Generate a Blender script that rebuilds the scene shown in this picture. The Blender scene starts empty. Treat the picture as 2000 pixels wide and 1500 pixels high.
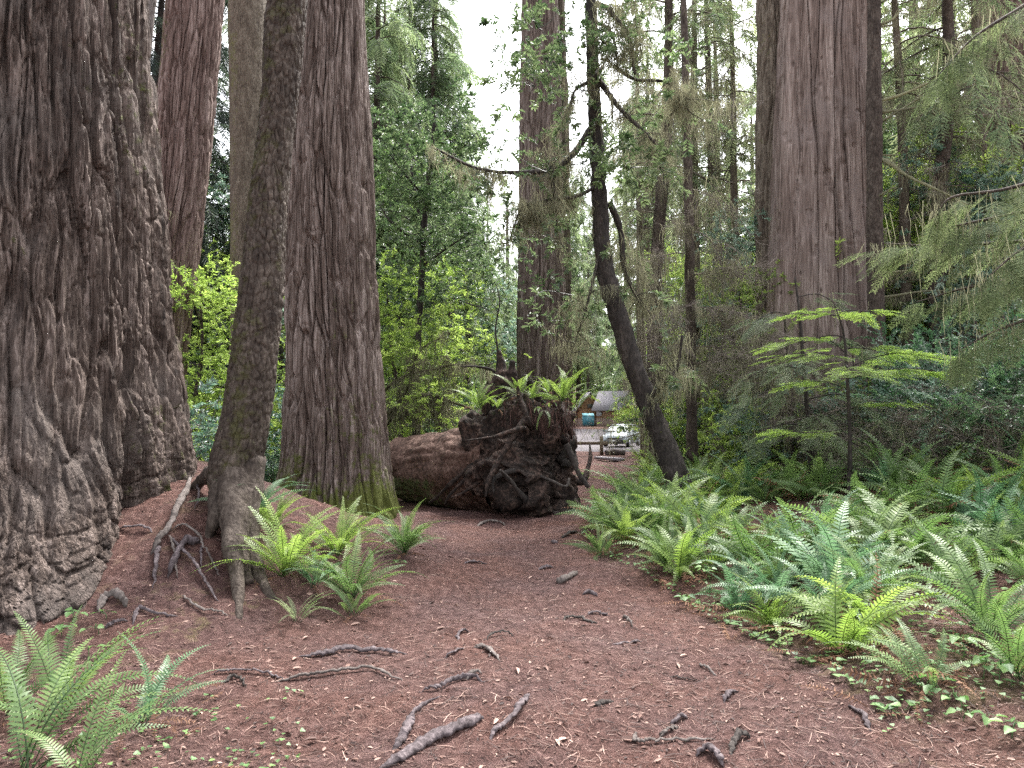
import bpy, math, random
import numpy as np
from mathutils import Vector, Matrix

S = bpy.context.scene
R = math.radians
PI = math.pi
random.seed(7)
rng = np.random.default_rng(7)

# ---------------------------------------------------------------- camera
F_PX, CX, CY, HZ, EYE = 1440.0, 1000.0, 750.0, 815.0, 1.6   # photo pixels (2000 x 1500)
PITCH = math.atan((HZ - CY) / F_PX)
cam_d = bpy.data.cameras.new("camera")
cam_d.sensor_width = 36.0
cam_d.lens = 36.0 * F_PX / 2000.0
cam_d.clip_start, cam_d.clip_end = 0.05, 3000.0
cam = bpy.data.objects.new("camera", cam_d)
S.collection.objects.link(cam)
cam.location = (0, 0, EYE)
cam.rotation_euler = (PI / 2 + PITCH, 0, 0)
S.camera = cam

# ---------------------------------------------------------------- sky, sun, exposure
SUN_EL, SUN_AZ = R(58), R(25)
W = bpy.data.worlds.new("World")
S.world = W
W.use_nodes = True
nt = W.node_tree
nt.nodes.clear()
sky = nt.nodes.new("ShaderNodeTexSky")
sky.sky_type = 'NISHITA'
sky.sun_disc = False
sky.sun_elevation = SUN_EL
sky.sun_rotation = SUN_AZ
sky.air_density, sky.dust_density, sky.ozone_density = 1.0, 4.0, 1.0
hs = nt.nodes.new("ShaderNodeHueSaturation")
hs.inputs["Saturation"].default_value = 0.22        # an overcast, nearly white sky
bg = nt.nodes.new("ShaderNodeBackground")
bg.inputs["Strength"].default_value = 0.125
wo = nt.nodes.new("ShaderNodeOutputWorld")
nt.links.new(sky.outputs[0], hs.inputs["Color"])
nt.links.new(hs.outputs[0], bg.inputs["Color"])
nt.links.new(bg.outputs[0], wo.inputs["Surface"])

sl = bpy.data.lights.new("sun", 'SUN')
sl.energy = 1.5
sl.angle = R(14)
sl.color = (1.0, 0.97, 0.92)
so = bpy.data.objects.new("sun", sl)
S.collection.objects.link(so)
sd = Vector((math.sin(SUN_AZ) * math.cos(SUN_EL), math.cos(SUN_AZ) * math.cos(SUN_EL), math.sin(SUN_EL)))
so.rotation_euler = (-sd).to_track_quat('-Z', 'Y').to_euler()
so.location = sd * 60

S.view_settings.view_transform = 'Standard'
S.view_settings.look = 'None'
S.view_settings.gamma = 1.0
S.view_settings.exposure = 2.62
S.cycles.max_bounces = 6
S.cycles.diffuse_bounces = 3
S.cycles.transmission_bounces = 4
S.cycles.volume_bounces = 0
S.cycles.use_denoising = False
try:
    S.cycles.denoiser = 'OPENIMAGEDENOISE'; S.cycles.denoising_prefilter = 'ACCURATE'; S.cycles.denoising_input_passes = 'RGB_ALBEDO_NORMAL'
except Exception:
    pass

# ---------------------------------------------------------------- mesh helpers
class Geo:
    """collects quads and triangles, with one float ('tint') per vertex; build() links ONE mesh object"""
    def __init__(s):
        s.v, s.t, s.f, s.n = [], [], [], 0
    def add(s, V, F, t=0.5):
        V = np.asarray(V, dtype=np.float64).reshape(-1, 3)
        F = np.asarray(F, dtype=np.int64)
        if F.size:
            s.f.append(F + s.n)
        s.v.append(V)
        s.t.append(np.broadcast_to(np.asarray(t, dtype=np.float64), (len(V),)).copy())
        s.n += len(V)
    def arrays(s):
        return np.concatenate(s.v), np.concatenate(s.t), s.f
    def mesh(s, name, smooth=False):
        V, T, FS = s.arrays()
        me = bpy.data.meshes.new(name)
        me.vertices.add(len(V))
        me.vertices.foreach_set("co", V.astype(np.float32).ravel())
        idx = np.concatenate([f.ravel() for f in FS]).astype(np.int32)
        cnt = np.concatenate([np.full(len(f), f.shape[1]) for f in FS]).astype(np.int32)
        st = np.zeros(len(cnt), np.int32)
        st[1:] = np.cumsum(cnt)[:-1]
        me.loops.add(len(idx))
        me.loops.foreach_set("vertex_index", idx)
        me.polygons.add(len(cnt))
        me.polygons.foreach_set("loop_start", st)
        me.polygons.foreach_set("loop_total", cnt)
        if smooth:
            me.polygons.foreach_set("use_smooth", np.ones(len(cnt), dtype=bool))
        a = me.attributes.new("tint", 'FLOAT', 'POINT')
        a.data.foreach_set("value", T.astype(np.float32))
        me.update(calc_edges=True)
        return me
    def build(s, name, mat, parent=None, smooth=False, loc=None):
        me = s.mesh(name, smooth)
        return link(name, me, mat, parent, loc)

def link(name, me, mat, parent=None, loc=None):
    if mat is not None and len(me.materials) == 0:
        me.materials.append(mat)
    o = bpy.data.objects.new(name, me)
    S.collection.objects.link(o)
    if parent is not None:
        o.parent = parent
    if loc is not None:
        o.location = loc
    return o

def tag(o, label=None, cat=None, group=None, kind=None):
    if label: o["label"] = label
    if cat: o["category"] = cat
    if group: o["group"] = group
    if kind: o["kind"] = kind
    return o

def empty(name, loc, label, cat, group=None, rz=0.0, sc=1.0):
    o = bpy.data.objects.new(name, None)
    o.empty_display_size = 0.1
    S.collection.objects.link(o)
    o.location = loc
    o.rotation_euler = (0, 0, rz)
    o.scale = (sc, sc, sc)
    return tag(o, label, cat, group)

def copy_tree(o, parent=None):
    c = o.copy()
    S.collection.objects.link(c)
    if parent is not None:
        c.parent = parent
    for ch in list(o.children):
        copy_tree(ch, c)
    return c

# ---------------------------------------------------------------- noise
def _h(*a):
    h = np.zeros(np.shape(a[0]), np.uint32)
    for k, q in enumerate(a):
        h = (h ^ (np.asarray(q).astype(np.int64) & 0xffffffff).astype(np.uint32)) * np.uint32([2654435761, 2246822519, 3266489917, 668265263][k % 4])
        h ^= h >> np.uint32(15)
    h = h * np.uint32(2246822519)
    h ^= h >> np.uint32(13)
    return h.astype(np.float64) / 4294967295.0 * 2 - 1

def vn2(x, y, seed=0, per=0):
    """value noise -1..1; per > 0 wraps x"""
    xi, yi = np.floor(x), np.floor(y)
    fx, fy = x - xi, y - yi
    fx = fx * fx * (3 - 2 * fx); fy = fy * fy * (3 - 2 * fy)
    x0, x1 = xi.astype(np.int64), xi.astype(np.int64) + 1
    if per: x0 %= per; x1 %= per
    y0 = yi.astype(np.int64); y1 = y0 + 1
    sd_ = np.full(np.shape(x0), seed * 7919 + 13)
    a, b, c, d = _h(x0, y0, sd_), _h(x1, y0, sd_), _h(x0, y1, sd_), _h(x1, y1, sd_)
    return (a * (1 - fx) + b * fx) * (1 - fy) + (c * (1 - fx) + d * fx) * fy

def vn3(P, seed=0):
    i = np.floor(P); f = P - i; f = f * f * (3 - 2 * f)
    i = i.astype(np.int64); r = 0
    sd_ = np.full(len(P), seed * 7919 + 13)
    for dx in (0, 1):
        for dy in (0, 1):
            for dz in (0, 1):
                w = (f[:, 0] if dx else 1 - f[:, 0]) * (f[:, 1] if dy else 1 - f[:, 1]) * (f[:, 2] if dz else 1 - f[:, 2])
                r = r + w * _h(i[:, 0] + dx, i[:, 1] + dy, i[:, 2] + dz, sd_)
    return r

def worley(x, y, seed=0, per=0):
    """F1, F2 distances and a random number per cell; per > 0 wraps x"""
    xi, yi = np.floor(x).astype(np.int64), np.floor(y).astype(np.int64)
    f1 = np.full(np.shape(x), 9.0); f2 = f1.copy(); cid = np.zeros(np.shape(x)); s_ = np.full(np.shape(xi), seed * 7919 + 17)
    for dx in (-1, 0, 1):
        for dy in (-1, 0, 1):
            cx, cy = xi + dx, yi + dy
            hx = cx % per if per else cx
            px = cx + .5 + .42 * _h(hx, cy, s_); py = cy + .5 + .45 * _h(hx, cy, s_ + 5)
            d = np.sqrt((px - x) ** 2 + (py - y) ** 2)
            nw = d < f1
            f2 = np.where(nw, f1, np.minimum(f2, d)); cid = np.where(nw, _h(hx, cy, s_ + 9), cid); f1 = np.where(nw, d, f1)
    return f1, f2, cid

def fbm3(P, oct=4, seed=0, gain=0.5):
    r, a, s = 0, 1.0, 1.0
    for k in range(oct):
        r = r + a * vn3(P * s, seed + k)
        a *= gain; s *= 2.03
    return r

def fbm2(x, y, oct=4, seed=0, gain=0.5):
    r, a, s = 0, 1.0, 1.0
    for k in range(oct):
        r = r + a * vn2(x * s, y * s, seed + k)
        a *= gain; s *= 2.03
    return r

def sstep(e0, e1, x):
    t = np.clip((x - e0) / (e1 - e0), 0, 1)
    return t * t * (3 - 2 * t)

# ---------------------------------------------------------------- terrain height and picture-to-place helpers
XE_Y = [0, 3, 4.2, 4.9, 6.0, 6.9, 8.4, 9.8, 11.5, 13.2, 15, 17, 25, 50, 400]
XE_X = [2.0, 1.75, 1.85, 1.7, 1.5, 1.38, .95, .80, 1.05, 1.5, 2.15, 2.75, 4.1, 7.5, 7.5]      # path's edge towards the fern bed
XL_Y = [0, 3, 4, 5.5, 7.2, 9.8, 12, 16, 20, 30, 50, 400]
XL_X = [-2.0, -2.3, -2.3, -2.1, -1.35, -1.0, -2.0, 1.2, 1.7, 2.4, 3.2, 3.2]

def ground_np(x, y):
    x = np.asarray(x, float); y = np.asarray(y, float)
    z = 1.02 * np.exp(-0.5 * (((x + 3.95) / 1.45) ** 2 + ((y - 8.5) / 1.45) ** 2))
    z = z + 0.42 * np.exp(-0.5 * (((x + 2.70) / .68) ** 2 + ((y - 6.75) / .62) ** 2))
    z = z + 0.30 * sstep(-2.2, -6, x) * sstep(40, 12, y)
    e = np.interp(y, XE_Y, XE_X)
    far = sstep(44, 26, y)
    z = z + far * (0.16 * sstep(0, 0.9, x - e) + 0.60 * sstep(0.6, 6.5, x - e))
    z = z - 0.45 * sstep(24, 46, y) + 1.0 * sstep(54, 76, y) + 9.0 * sstep(95, 260, y) + 26 * sstep(260, 900, y)
    z = z + 0.055 * fbm2(x * 0.9, y * 0.9, 3, 5) * sstep(60, 20, y)
    z = z + 0.016 * fbm2(x * 5.1, y * 5.1, 3, 9) * sstep(40, 12, y)
    z = z + 0.15 * fbm2(x * 0.12, y * 0.12, 2, 3) * sstep(8, 30, y)
    return z

def gz(x, y):
    return float(ground_np(np.array([x]), np.array([y]))[0])

_c, _s = math.cos(PITCH), math.sin(PITCH)
def at(px, py, Y):
    """the point at distance Y (metres, world y) seen at photo pixel px, py"""
    u, v = (px - CX) / F_PX, (CY - py) / F_PX
    d = (u, _c - v * _s, _s + v * _c)
    k = Y / d[1]
    return Vector((d[0] * k, Y, EYE + d[2] * k))

def gp(px, py, y0=2.0, y1=120.0):
    """the ground point seen at photo pixel px, py"""
    n = 600
    Y = y0 * (y1 / y0) ** (np.arange(n) / (n - 1))
    u, v = (px - CX) / F_PX, (CY - py) / F_PX
    dy, dz = _c - v * _s, _s + v * _c
    X = u * Y / dy; Z = EYE + dz * Y / dy
    below = np.nonzero(Z <= ground_np(X, Y))[0]
    i = below[0] if len(below) else n - 1
    return Vector((X[i], Y[i], gz(X[i], Y[i])))

# ---------------------------------------------------------------- frames, tubes, instancing
def norm(a):
    a = np.asarray(a, float)
    return a / np.maximum(np.linalg.norm(a, axis=-1, keepdims=True), 1e-9)

def frames(d, up):
    """(M,3,3) matrices whose columns are forward, side, up"""
    d = norm(d)
    s_ = norm(np.cross(up, d) + 1e-7)
    u = np.cross(d, s_)
    return np.stack([d, s_, u], axis=-1)

def inst(geo, T, pos, rot, sc, tint):
    """T = (V, F list, t): copies of a small template written into geo"""
    V, FS, t = T
    pos = np.asarray(pos, float); M = len(pos)
    if M == 0: return
    sc = np.broadcast_to(np.asarray(sc, float), (M,)); tint = np.broadcast_to(np.asarray(tint, float), (M,))
    P = np.einsum('mij,nj->mni', rot * sc[:, None, None], V) + pos[:, None, :]
    n = len(V)
    base = geo.n
    geo.v.append(P.reshape(-1, 3)); geo.t.append((tint[:, None] + t[None, :]).ravel()); geo.n += M * n
    off = (np.arange(M) * n)[:, None, None]
    for F in FS:
        geo.f.append((F[None] + off).reshape(-1, F.shape[1]) + base)

def tmpl(g):
    V, T, FS = g.arrays()
    by = {}
    for f in FS: by.setdefault(f.shape[1], []).append(f)
    return (V, [np.concatenate(q) for q in by.values()], T - 0.5)

def smooth_path(pts, n):
    """Catmull-Rom through pts -> n points"""
    P = np.asarray([tuple(p) for p in pts], float)
    if len(P) == 2:
        return P[0] + (P[1] - P[0]) * np.linspace(0, 1, n)[:, None]
    Q = np.vstack([2 * P[0] - P[1], P, 2 * P[-1] - P[-2]])
    t = np.linspace(0, len(P) - 1 - 1e-6, n); i = t.astype(int); f = (t - i)[:, None]
    a, b, c, d = Q[i], Q[i + 1], Q[i + 2], Q[i + 3]
    return 0.5 * ((2 * b) + (c - a) * f + (2 * a - 5 * b + 4 * c - d) * f ** 2 + (3 * b - a - 3 * c + d) * f ** 3)

def tube(geo, pts, rad, sides=6, tint=0.5, caps=True, bump=0.0, seed=0, bscale=8.0, flat=1.0):
    P = np.asarray(pts, float); n = len(P)
    rad = np.broadcast_to(np.asarray(rad, float), (n,))
    T = norm(np.gradient(P, axis=0))
    ref = np.array([0, 0, 1.0]) if abs(T[0, 2]) < 0.9 else np.array([1.0, 0, 0])
    N = np.zeros_like(P); u = ref
    for i in range(n):
        u = u - T[i] * np.dot(u, T[i]); l = np.linalg.norm(u)
        u = u / l if l > 1e-6 else norm(np.cross(T[i], [0.3, 0.5, 0.7])); N[i] = u
    B = np.cross(T, N)
    a = np.arange(sides) * 2 * PI / sides
    rr = rad[:, None] * np.ones(sides)[None]
    ca, sa = np.cos(a)[None, :, None], np.sin(a)[None, :, None] * 1.0
    V = P[:, None, :] + rr[..., None] * (ca * N[:, None, :] * flat + sa * B[:, None, :])
    if bump:
        V2 = V.reshape(-1, 3)
        q = fbm3(V2 * bscale, 3, seed)
        V = V + (bump * rad[:, None, None] * q.reshape(n, sides, 1)) * (ca * N[:, None, :] + sa * B[:, None, :])
    V = V.reshape(-1, 3)
    i = np.arange(n - 1)[:, None] * sides; j = np.arange(sides)[None]; j2 = (j + 1) % sides
    F = np.stack([i + j, i + j2, i + sides + j2, i + sides + j], -1).reshape(-1, 4)
    geo.add(V, F, tint)
    if caps:
        k = geo.n
        m = len(V)
        geo.add([P[0], P[-1]], np.zeros((0, 3), int), float(np.mean(tint)))
        b0 = k - m
        tr = [[k, b0 + (q + 1) % sides, b0 + q] for q in range(sides)] + [[k + 1, b0 + m - sides + q, b0 + m - sides + (q + 1) % sides] for q in range(sides)]
        geo.f.append(np.array(tr))

def wander(p0, d0, L, n, jit=0.25, droop=0.0, rg=None):
    """a wandering twig path"""
    rg = rg or rng
    p = np.array(p0, float); d = norm(np.array(d0, float)); out = [p.copy()]
    st = L / (n - 1)
    for _ in range(n - 1):
        d = norm(d + rg.normal(0, jit, 3) + np.array([0, 0, -droop]))
        p = p + d * st; out.append(p.copy())
    return np.array(out)

def box(geo, c, s, rot=None, tint=0.5):
    h = np.array(s, float) / 2
    V = np.array([[x, y, z] for x in (-1, 1) for y in (-1, 1) for z in (-1, 1)], float) * h
    if rot is not None: V = V @ np.array(rot).T
    F = [[0, 1, 3, 2], [4, 6, 7, 5], [0, 4, 5, 1], [2, 3, 7, 6], [0, 2, 6, 4], [1, 5, 7, 3]]
    geo.add(V + np.array(c, float), F, tint)
# ---------------------------------------------------------------- materials
def new_mat(name):
    m = bpy.data.materials.new(name); m.use_nodes = True
    t = m.node_tree; t.nodes.clear()
    return m, t

def N(t, kind, **kw):
    n = t.nodes.new(kind)
    for k, v in kw.items():
        if k in n.inputs: n.inputs[k].default_value = v
        else: setattr(n, k, v)
    return n

def ramp(t, fac, stops, interp='LINEAR'):
    r = t.nodes.new("ShaderNodeValToRGB")
    r.color_ramp.interpolation = interp
    el = r.color_ramp.elements
    while len(el) < len(stops): el.new(0.5)
    for e, (p, c) in zip(el, stops):
        e.position = p; e.color = (*c, 1)
    t.links.new(fac, r.inputs[0])
    return r.outputs[0]

def mathn(t, op, a, b=None, clamp=False):
    n = t.nodes.new("ShaderNodeMath"); n.operation = op; n.use_clamp = clamp
    for k, q in enumerate((a, b)):
        if q is None: continue
        if hasattr(q, "node"): t.links.new(q, n.inputs[k])
        else: n.inputs[k].default_value = q
    return n.outputs[0]

def mixc(t, f, a, b):
    n = t.nodes.new("ShaderNodeMix"); n.data_type = 'RGBA'
    for k, q in ((0, f), (6, a), (7, b)):
        if hasattr(q, "node"): t.links.new(q, n.inputs[k])
        else: n.inputs[k].default_value = (*q, 1) if k else q
    return n.outputs[2]

def noise(t, vec, scale, detail=4, rough=0.55, dist=0.0):
    n = N(t, "ShaderNodeTexNoise", Scale=scale, Detail=detail, Roughness=rough, Distortion=dist)
    t.links.new(vec, n.inputs["Vector"])
    return n.outputs["Fac"]

def coords(t, sc=(1, 1, 1)):
    c = t.nodes.new("ShaderNodeTexCoord"); m = t.nodes.new("ShaderNodeMapping")
    m.inputs["Scale"].default_value = sc
    t.links.new(c.outputs["Object"], m.inputs["Vector"])
    return m.outputs[0]

def attr(t, name):
    a = t.nodes.new("ShaderNodeAttribute"); a.attribute_name = name
    return a.outputs["Fac"]

def finish(t, col, rough=0.8, bump=None, bdist=0.02, bstr=1.0, spec=0.3, extra=None):
    p = t.nodes.new("ShaderNodeBsdfPrincipled")
    if hasattr(col, "node"): t.links.new(col, p.inputs["Base Color"])
    else: p.inputs["Base Color"].default_value = (*col, 1)
    if hasattr(rough, "node"): t.links.new(rough, p.inputs["Roughness"])
    else: p.inputs["Roughness"].default_value = rough
    p.inputs["Specular IOR Level"].default_value = spec
    if bump is not None:
        b = t.nodes.new("ShaderNodeBump"); b.inputs["Distance"].default_value = bdist; b.inputs["Strength"].default_value = bstr
        t.links.new(bump, b.inputs["Height"]); t.links.new(b.outputs[0], p.inputs["Normal"])
    o = t.nodes.new("ShaderNodeOutputMaterial")
    t.links.new(p.outputs[0], o.inputs[0])
    return p

def bark_mat(name, dark, mid, light, zs=0.12, fine=60, moss=(0.075, 0.085, 0.018), mossamt=1.0, patch=None, rough=0.85, bd=0.012, crack=0.0):
    m, t = new_mat(name)
    v = coords(t, (1, 1, zs)); v3 = coords(t)
    n1 = noise(t, v, fine, 4, 0.6)
    n2 = noise(t, v, fine * 0.17, 4, 0.6, 0.4)
    n3 = noise(t, v3, 1.3, 3)
    f = mathn(t, 'ADD', mathn(t, 'MULTIPLY', n1, 0.5), mathn(t, 'MULTIPLY', n2, 0.5))
    c = ramp(t, f, [(0.36, dark), (0.5, mid), (0.63, light)])
    if patch:
        c = mixc(t, ramp(t, n3, [(0.5, (0, 0, 0)), (0.66, (0.8, 0.8, 0.8))]), c, patch)
    # moss and lichen where the mesh's 'tint' says so, broken up by noise
    mo = mathn(t, 'ADD', attr(t, "tint"), mathn(t, 'MULTIPLY', mathn(t, 'SUBTRACT', noise(t, v3, 9, 5, 0.7), 0.5), 1.6))
    mf = mathn(t, 'MULTIPLY', ramp(t, mo, [(0.5, (0, 0, 0)), (0.8, (1, 1, 1))]), mossamt)
    mc = mixc(t, noise(t, v3, 40, 2), tuple(q * 0.55 for q in moss), tuple(min(1, q * 1.6) for q in moss))
    c = mixc(t, mf, c, mc)
    b = mathn(t, 'ADD', n1, mathn(t, 'MULTIPLY', n2, 1.5))
    b = mathn(t, 'ADD', b, mathn(t, 'MULTIPLY', noise(t, v3, 55, 3), mathn(t, 'MULTIPLY', mf, 0.8)))
    if crack:                                                  # fine cracks that split the bark into flakes
        wv = t.nodes.new("ShaderNodeVectorMath"); wv.operation = 'ADD'
        nz_ = N(t, "ShaderNodeTexNoise", Scale=5.0, Detail=3.0); t.links.new(v3, nz_.inputs["Vector"])
        sc_ = t.nodes.new("ShaderNodeVectorMath"); sc_.operation = 'SCALE'; sc_.inputs["Scale"].default_value = .22
        t.links.new(nz_.outputs["Color"], sc_.inputs[0]); t.links.new(coords(t, (1, 1, crack)), wv.inputs[0]); t.links.new(sc_.outputs[0], wv.inputs[1])
        sz = t.nodes.new("ShaderNodeSeparateXYZ"); t.links.new(v3, sz.inputs[0])
        low = ramp(t, mathn(t, 'MULTIPLY', sz.outputs[2], .33), [(.25, (1, 1, 1)), (.6, (0, 0, 0))])      # only the flaky foot of the trunk
        vo = t.nodes.new("ShaderNodeTexVoronoi"); vo.feature = 'DISTANCE_TO_EDGE'; vo.inputs["Scale"].default_value = 17
        t.links.new(wv.outputs[0], vo.inputs["Vector"])
        b = mathn(t, 'ADD', b, mathn(t, 'MULTIPLY', mathn(t, 'MULTIPLY', mathn(t, 'MINIMUM', vo.outputs["Distance"], .10), 3.0), low))
    finish(t, c, rough, b, bd, 1.0, 0.25)
    return m

def leaf_mat(name, dark, mid, light, rough=0.45, trans=0.3, spec=0.5, objvar=0.3):
    m, t = new_mat(name)
    oi = t.nodes.new("ShaderNodeObjectInfo")
    f = mathn(t, 'ADD', attr(t, "tint"), mathn(t, 'MULTIPLY', mathn(t, 'SUBTRACT', oi.outputs["Random"], 0.5), objvar))
    c = ramp(t, f, [(0.1, dark), (0.5, mid), (0.9, light)])
    p = t.nodes.new("ShaderNodeBsdfPrincipled")
    t.links.new(c, p.inputs["Base Color"])
    p.inputs["Roughness"].default_value = rough
    p.inputs["Specular IOR Level"].default_value = spec
    o = t.nodes.new("ShaderNodeOutputMaterial")
    if trans > 0:
        tr = t.nodes.new("ShaderNodeBsdfTranslucent")
        h = N(t, "ShaderNodeHueSaturation", Saturation=1.1, Value=1.9)
        t.links.new(c, h.inputs["Color"]); t.links.new(h.outputs[0], tr.inputs["Color"])
        x = t.nodes.new("ShaderNodeMixShader"); x.inputs[0].default_value = trans
        t.links.new(p.outputs[0], x.inputs[1]); t.links.new(tr.outputs[0], x.inputs[2]); t.links.new(x.outputs[0], o.inputs[0])
    else:
        t.links.new(p.outputs[0], o.inputs[0])
    return m

def plain(name, col, rough=0.6, metal=0.0, spec=0.4, var=0.15, vs=20, bd=0.0):
    m, t = new_mat(name)
    n = noise(t, coords(t), vs, 3)
    c = mixc(t, n, tuple(q * (1 - var) for q in col), tuple(min(1, q * (1 + var)) for q in col))
    p = finish(t, c, rough, n if bd else None, bd or 0.01, 0.6, spec)
    p.inputs["Metallic"].default_value = metal
    return m

M = {}
M['redwood'] = bark_mat("redwood_bark", (0.030, 0.019, 0.015), (0.122, 0.090, 0.075), (0.31, 0.255, 0.23), 0.05, 55, bd=0.02)
M['redwood_big'] = bark_mat("old_redwood_bark", (0.018, 0.011, 0.009), (0.072, 0.051, 0.041), (0.22, 0.172, 0.150), 0.035, 50, patch=(0.105, 0.085, 0.075), bd=0.04, crack=.30)
M['redwood_red'] = bark_mat("reddish_redwood_bark", (0.036, 0.021, 0.017), (0.138, 0.091, 0.077), (0.30, 0.228, 0.205), 0.035, 60, bd=0.02)
M['snag'] = bark_mat("weathered_wood", (0.048, 0.032, 0.026), (0.160, 0.119, 0.101), (0.33, 0.27, 0.24), 0.035, 34, patch=(0.19, 0.15, 0.135), bd=0.02)
M['mossbark'] = bark_mat("mossy_bark", (0.020, 0.014, 0.011), (0.052, 0.039, 0.031), (0.115, 0.092, 0.075), 0.45, 40, moss=(0.055, 0.052, 0.02), bd=0.02)
M['palemoss'] = bark_mat("pale_mossy_bark", (0.05, 0.038, 0.03), (0.11, 0.088, 0.066), (0.18, 0.152, 0.12), 0.3, 40, moss=(0.12, 0.115, 0.05), bd=0.02)
M['darkbark'] = bark_mat("dark_bark", (0.012, 0.010, 0.009), (0.032, 0.026, 0.023), (0.075, 0.062, 0.055), 0.3, 40, moss=(0.07, 0.07, 0.02), bd=0.015)
M['greybark'] = bark_mat("grey_bark", (0.04, 0.032, 0.029), (0.095, 0.078, 0.07), (0.17, 0.145, 0.135), 0.3, 40, bd=0.01)
M['root'] = bark_mat("root_bark", (0.026, 0.019, 0.019), (0.075, 0.059, 0.062), (0.17, 0.138, 0.14), 0.6, 45, moss=(0.12, 0.065, 0.05), mossamt=0.7, bd=0.01)
M['rotten'] = bark_mat("rotten_wood", (0.006, 0.004, 0.003), (0.022, 0.014, 0.011), (0.10, 0.064, 0.050), 0.8, 22, moss=(0.045, 0.06, 0.016), bd=0.03)
M['logwood'] = bark_mat("log_wood", (0.026, 0.015, 0.011), (0.088, 0.050, 0.038), (0.18, 0.115, 0.092), 0.9, 22, moss=(0.06, 0.072, 0.026), bd=0.02)
M['twig'] = leaf_mat("dead_twig", (0.045, 0.035, 0.029), (0.16, 0.13, 0.112), (0.34, 0.295, 0.26), 0.8, 0.0, 0.2)
M['darktwig'] = leaf_mat("dark_twig", (0.012, 0.010, 0.008), (0.03, 0.024, 0.02), (0.07, 0.06, 0.05), 0.8, 0.0, 0.2)
M['moss'] = leaf_mat("hanging_moss", (0.07, 0.066, 0.045), (0.155, 0.15, 0.10), (0.27, 0.265, 0.175), 0.9, 0.4, 0.1)
M['broad'] = leaf_mat("broad_leaf", (0.034, 0.062, 0.022), (0.085, 0.14, 0.045), (0.18, 0.25, 0.085), 0.36, 0.45, 0.5)
M['bluebroad'] = leaf_mat("glossy_blue_green_leaf", (0.035, 0.07, 0.046), (0.09, 0.15, 0.105), (0.22, 0.29, 0.23), 0.32, 0.35, 0.6)
M['huckle'] = leaf_mat("huckleberry_leaf", (0.022, 0.052, 0.025), (0.055, 0.115, 0.055), (0.13, 0.21, 0.10), 0.35, 0.3, 0.5)
M['lime'] = leaf_mat("lime_leaf", (0.08, 0.125, 0.03), (0.17, 0.24, 0.06), (0.31, 0.39, 0.12), 0.5, 0.5, 0.4)
M['needle'] = leaf_mat("conifer_needle", (0.04, 0.062, 0.034), (0.10, 0.14, 0.072), (0.19, 0.23, 0.12), 0.6, 0.45, 0.3)
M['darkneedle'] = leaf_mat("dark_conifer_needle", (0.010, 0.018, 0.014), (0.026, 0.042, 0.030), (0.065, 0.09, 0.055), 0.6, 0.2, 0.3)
M['limeneedle'] = leaf_mat("bright_hemlock_needle", (0.075, 0.12, 0.03), (0.16, 0.235, 0.055), (0.27, 0.36, 0.10), 0.55, 0.6, 0.3)
M['boughneedle'] = leaf_mat("olive_bough_needle", (0.045, 0.062, 0.03), (0.105, 0.135, 0.062), (0.20, 0.235, 0.115), 0.8, 0.45, 0.1)
M['tanleaf'] = leaf_mat("tanoak_leaf", (0.022, 0.038, 0.018), (0.055, 0.088, 0.038), (0.14, 0.18, 0.09), 0.36, 0.4, 0.5)
M['greyneedle'] = leaf_mat("grey_olive_needle", (0.07, 0.085, 0.048), (0.155, 0.185, 0.10), (0.27, 0.305, 0.17), 0.7, 0.5, 0.2)
M['fern'] = leaf_mat("fern_frond", (0.034, 0.064, 0.022), (0.095, 0.160, 0.052), (0.205, 0.275, 0.095), 0.48, 0.32, 0.35)
M['bluefern'] = leaf_mat("blue_green_fern_frond", (0.032, 0.070, 0.034), (0.082, 0.162, 0.078), (0.175, 0.27, 0.145), 0.45, 0.28, 0.35)
M['limefern'] = leaf_mat("yellow_green_fern_frond", (0.065, 0.11, 0.025), (0.15, 0.225, 0.055), (0.29, 0.37, 0.11), 0.45, 0.4, 0.4)
M['deadfern'] = leaf_mat("dead_fern_frond", (0.055, 0.026, 0.016), (0.15, 0.075, 0.045), (0.33, 0.20, 0.13), 0.8, 0.2, 0.2)
M['rootlet'] = leaf_mat("red_rootlet", (0.02, 0.010, 0.008), (0.06, 0.030, 0.025), (0.13, 0.07, 0.06), 0.8, 0.0, 0.2)
M['litter'] = leaf_mat("fallen_leaf", (0.03, 0.016, 0.014), (0.14, 0.078, 0.062), (0.36, 0.245, 0.20), 0.7, 0.05, 0.3)
M['clover'] = leaf_mat("clover_leaf", (0.04, 0.09, 0.03), (0.10, 0.19, 0.06), (0.22, 0.33, 0.11), 0.5, 0.3, 0.4)

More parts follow.
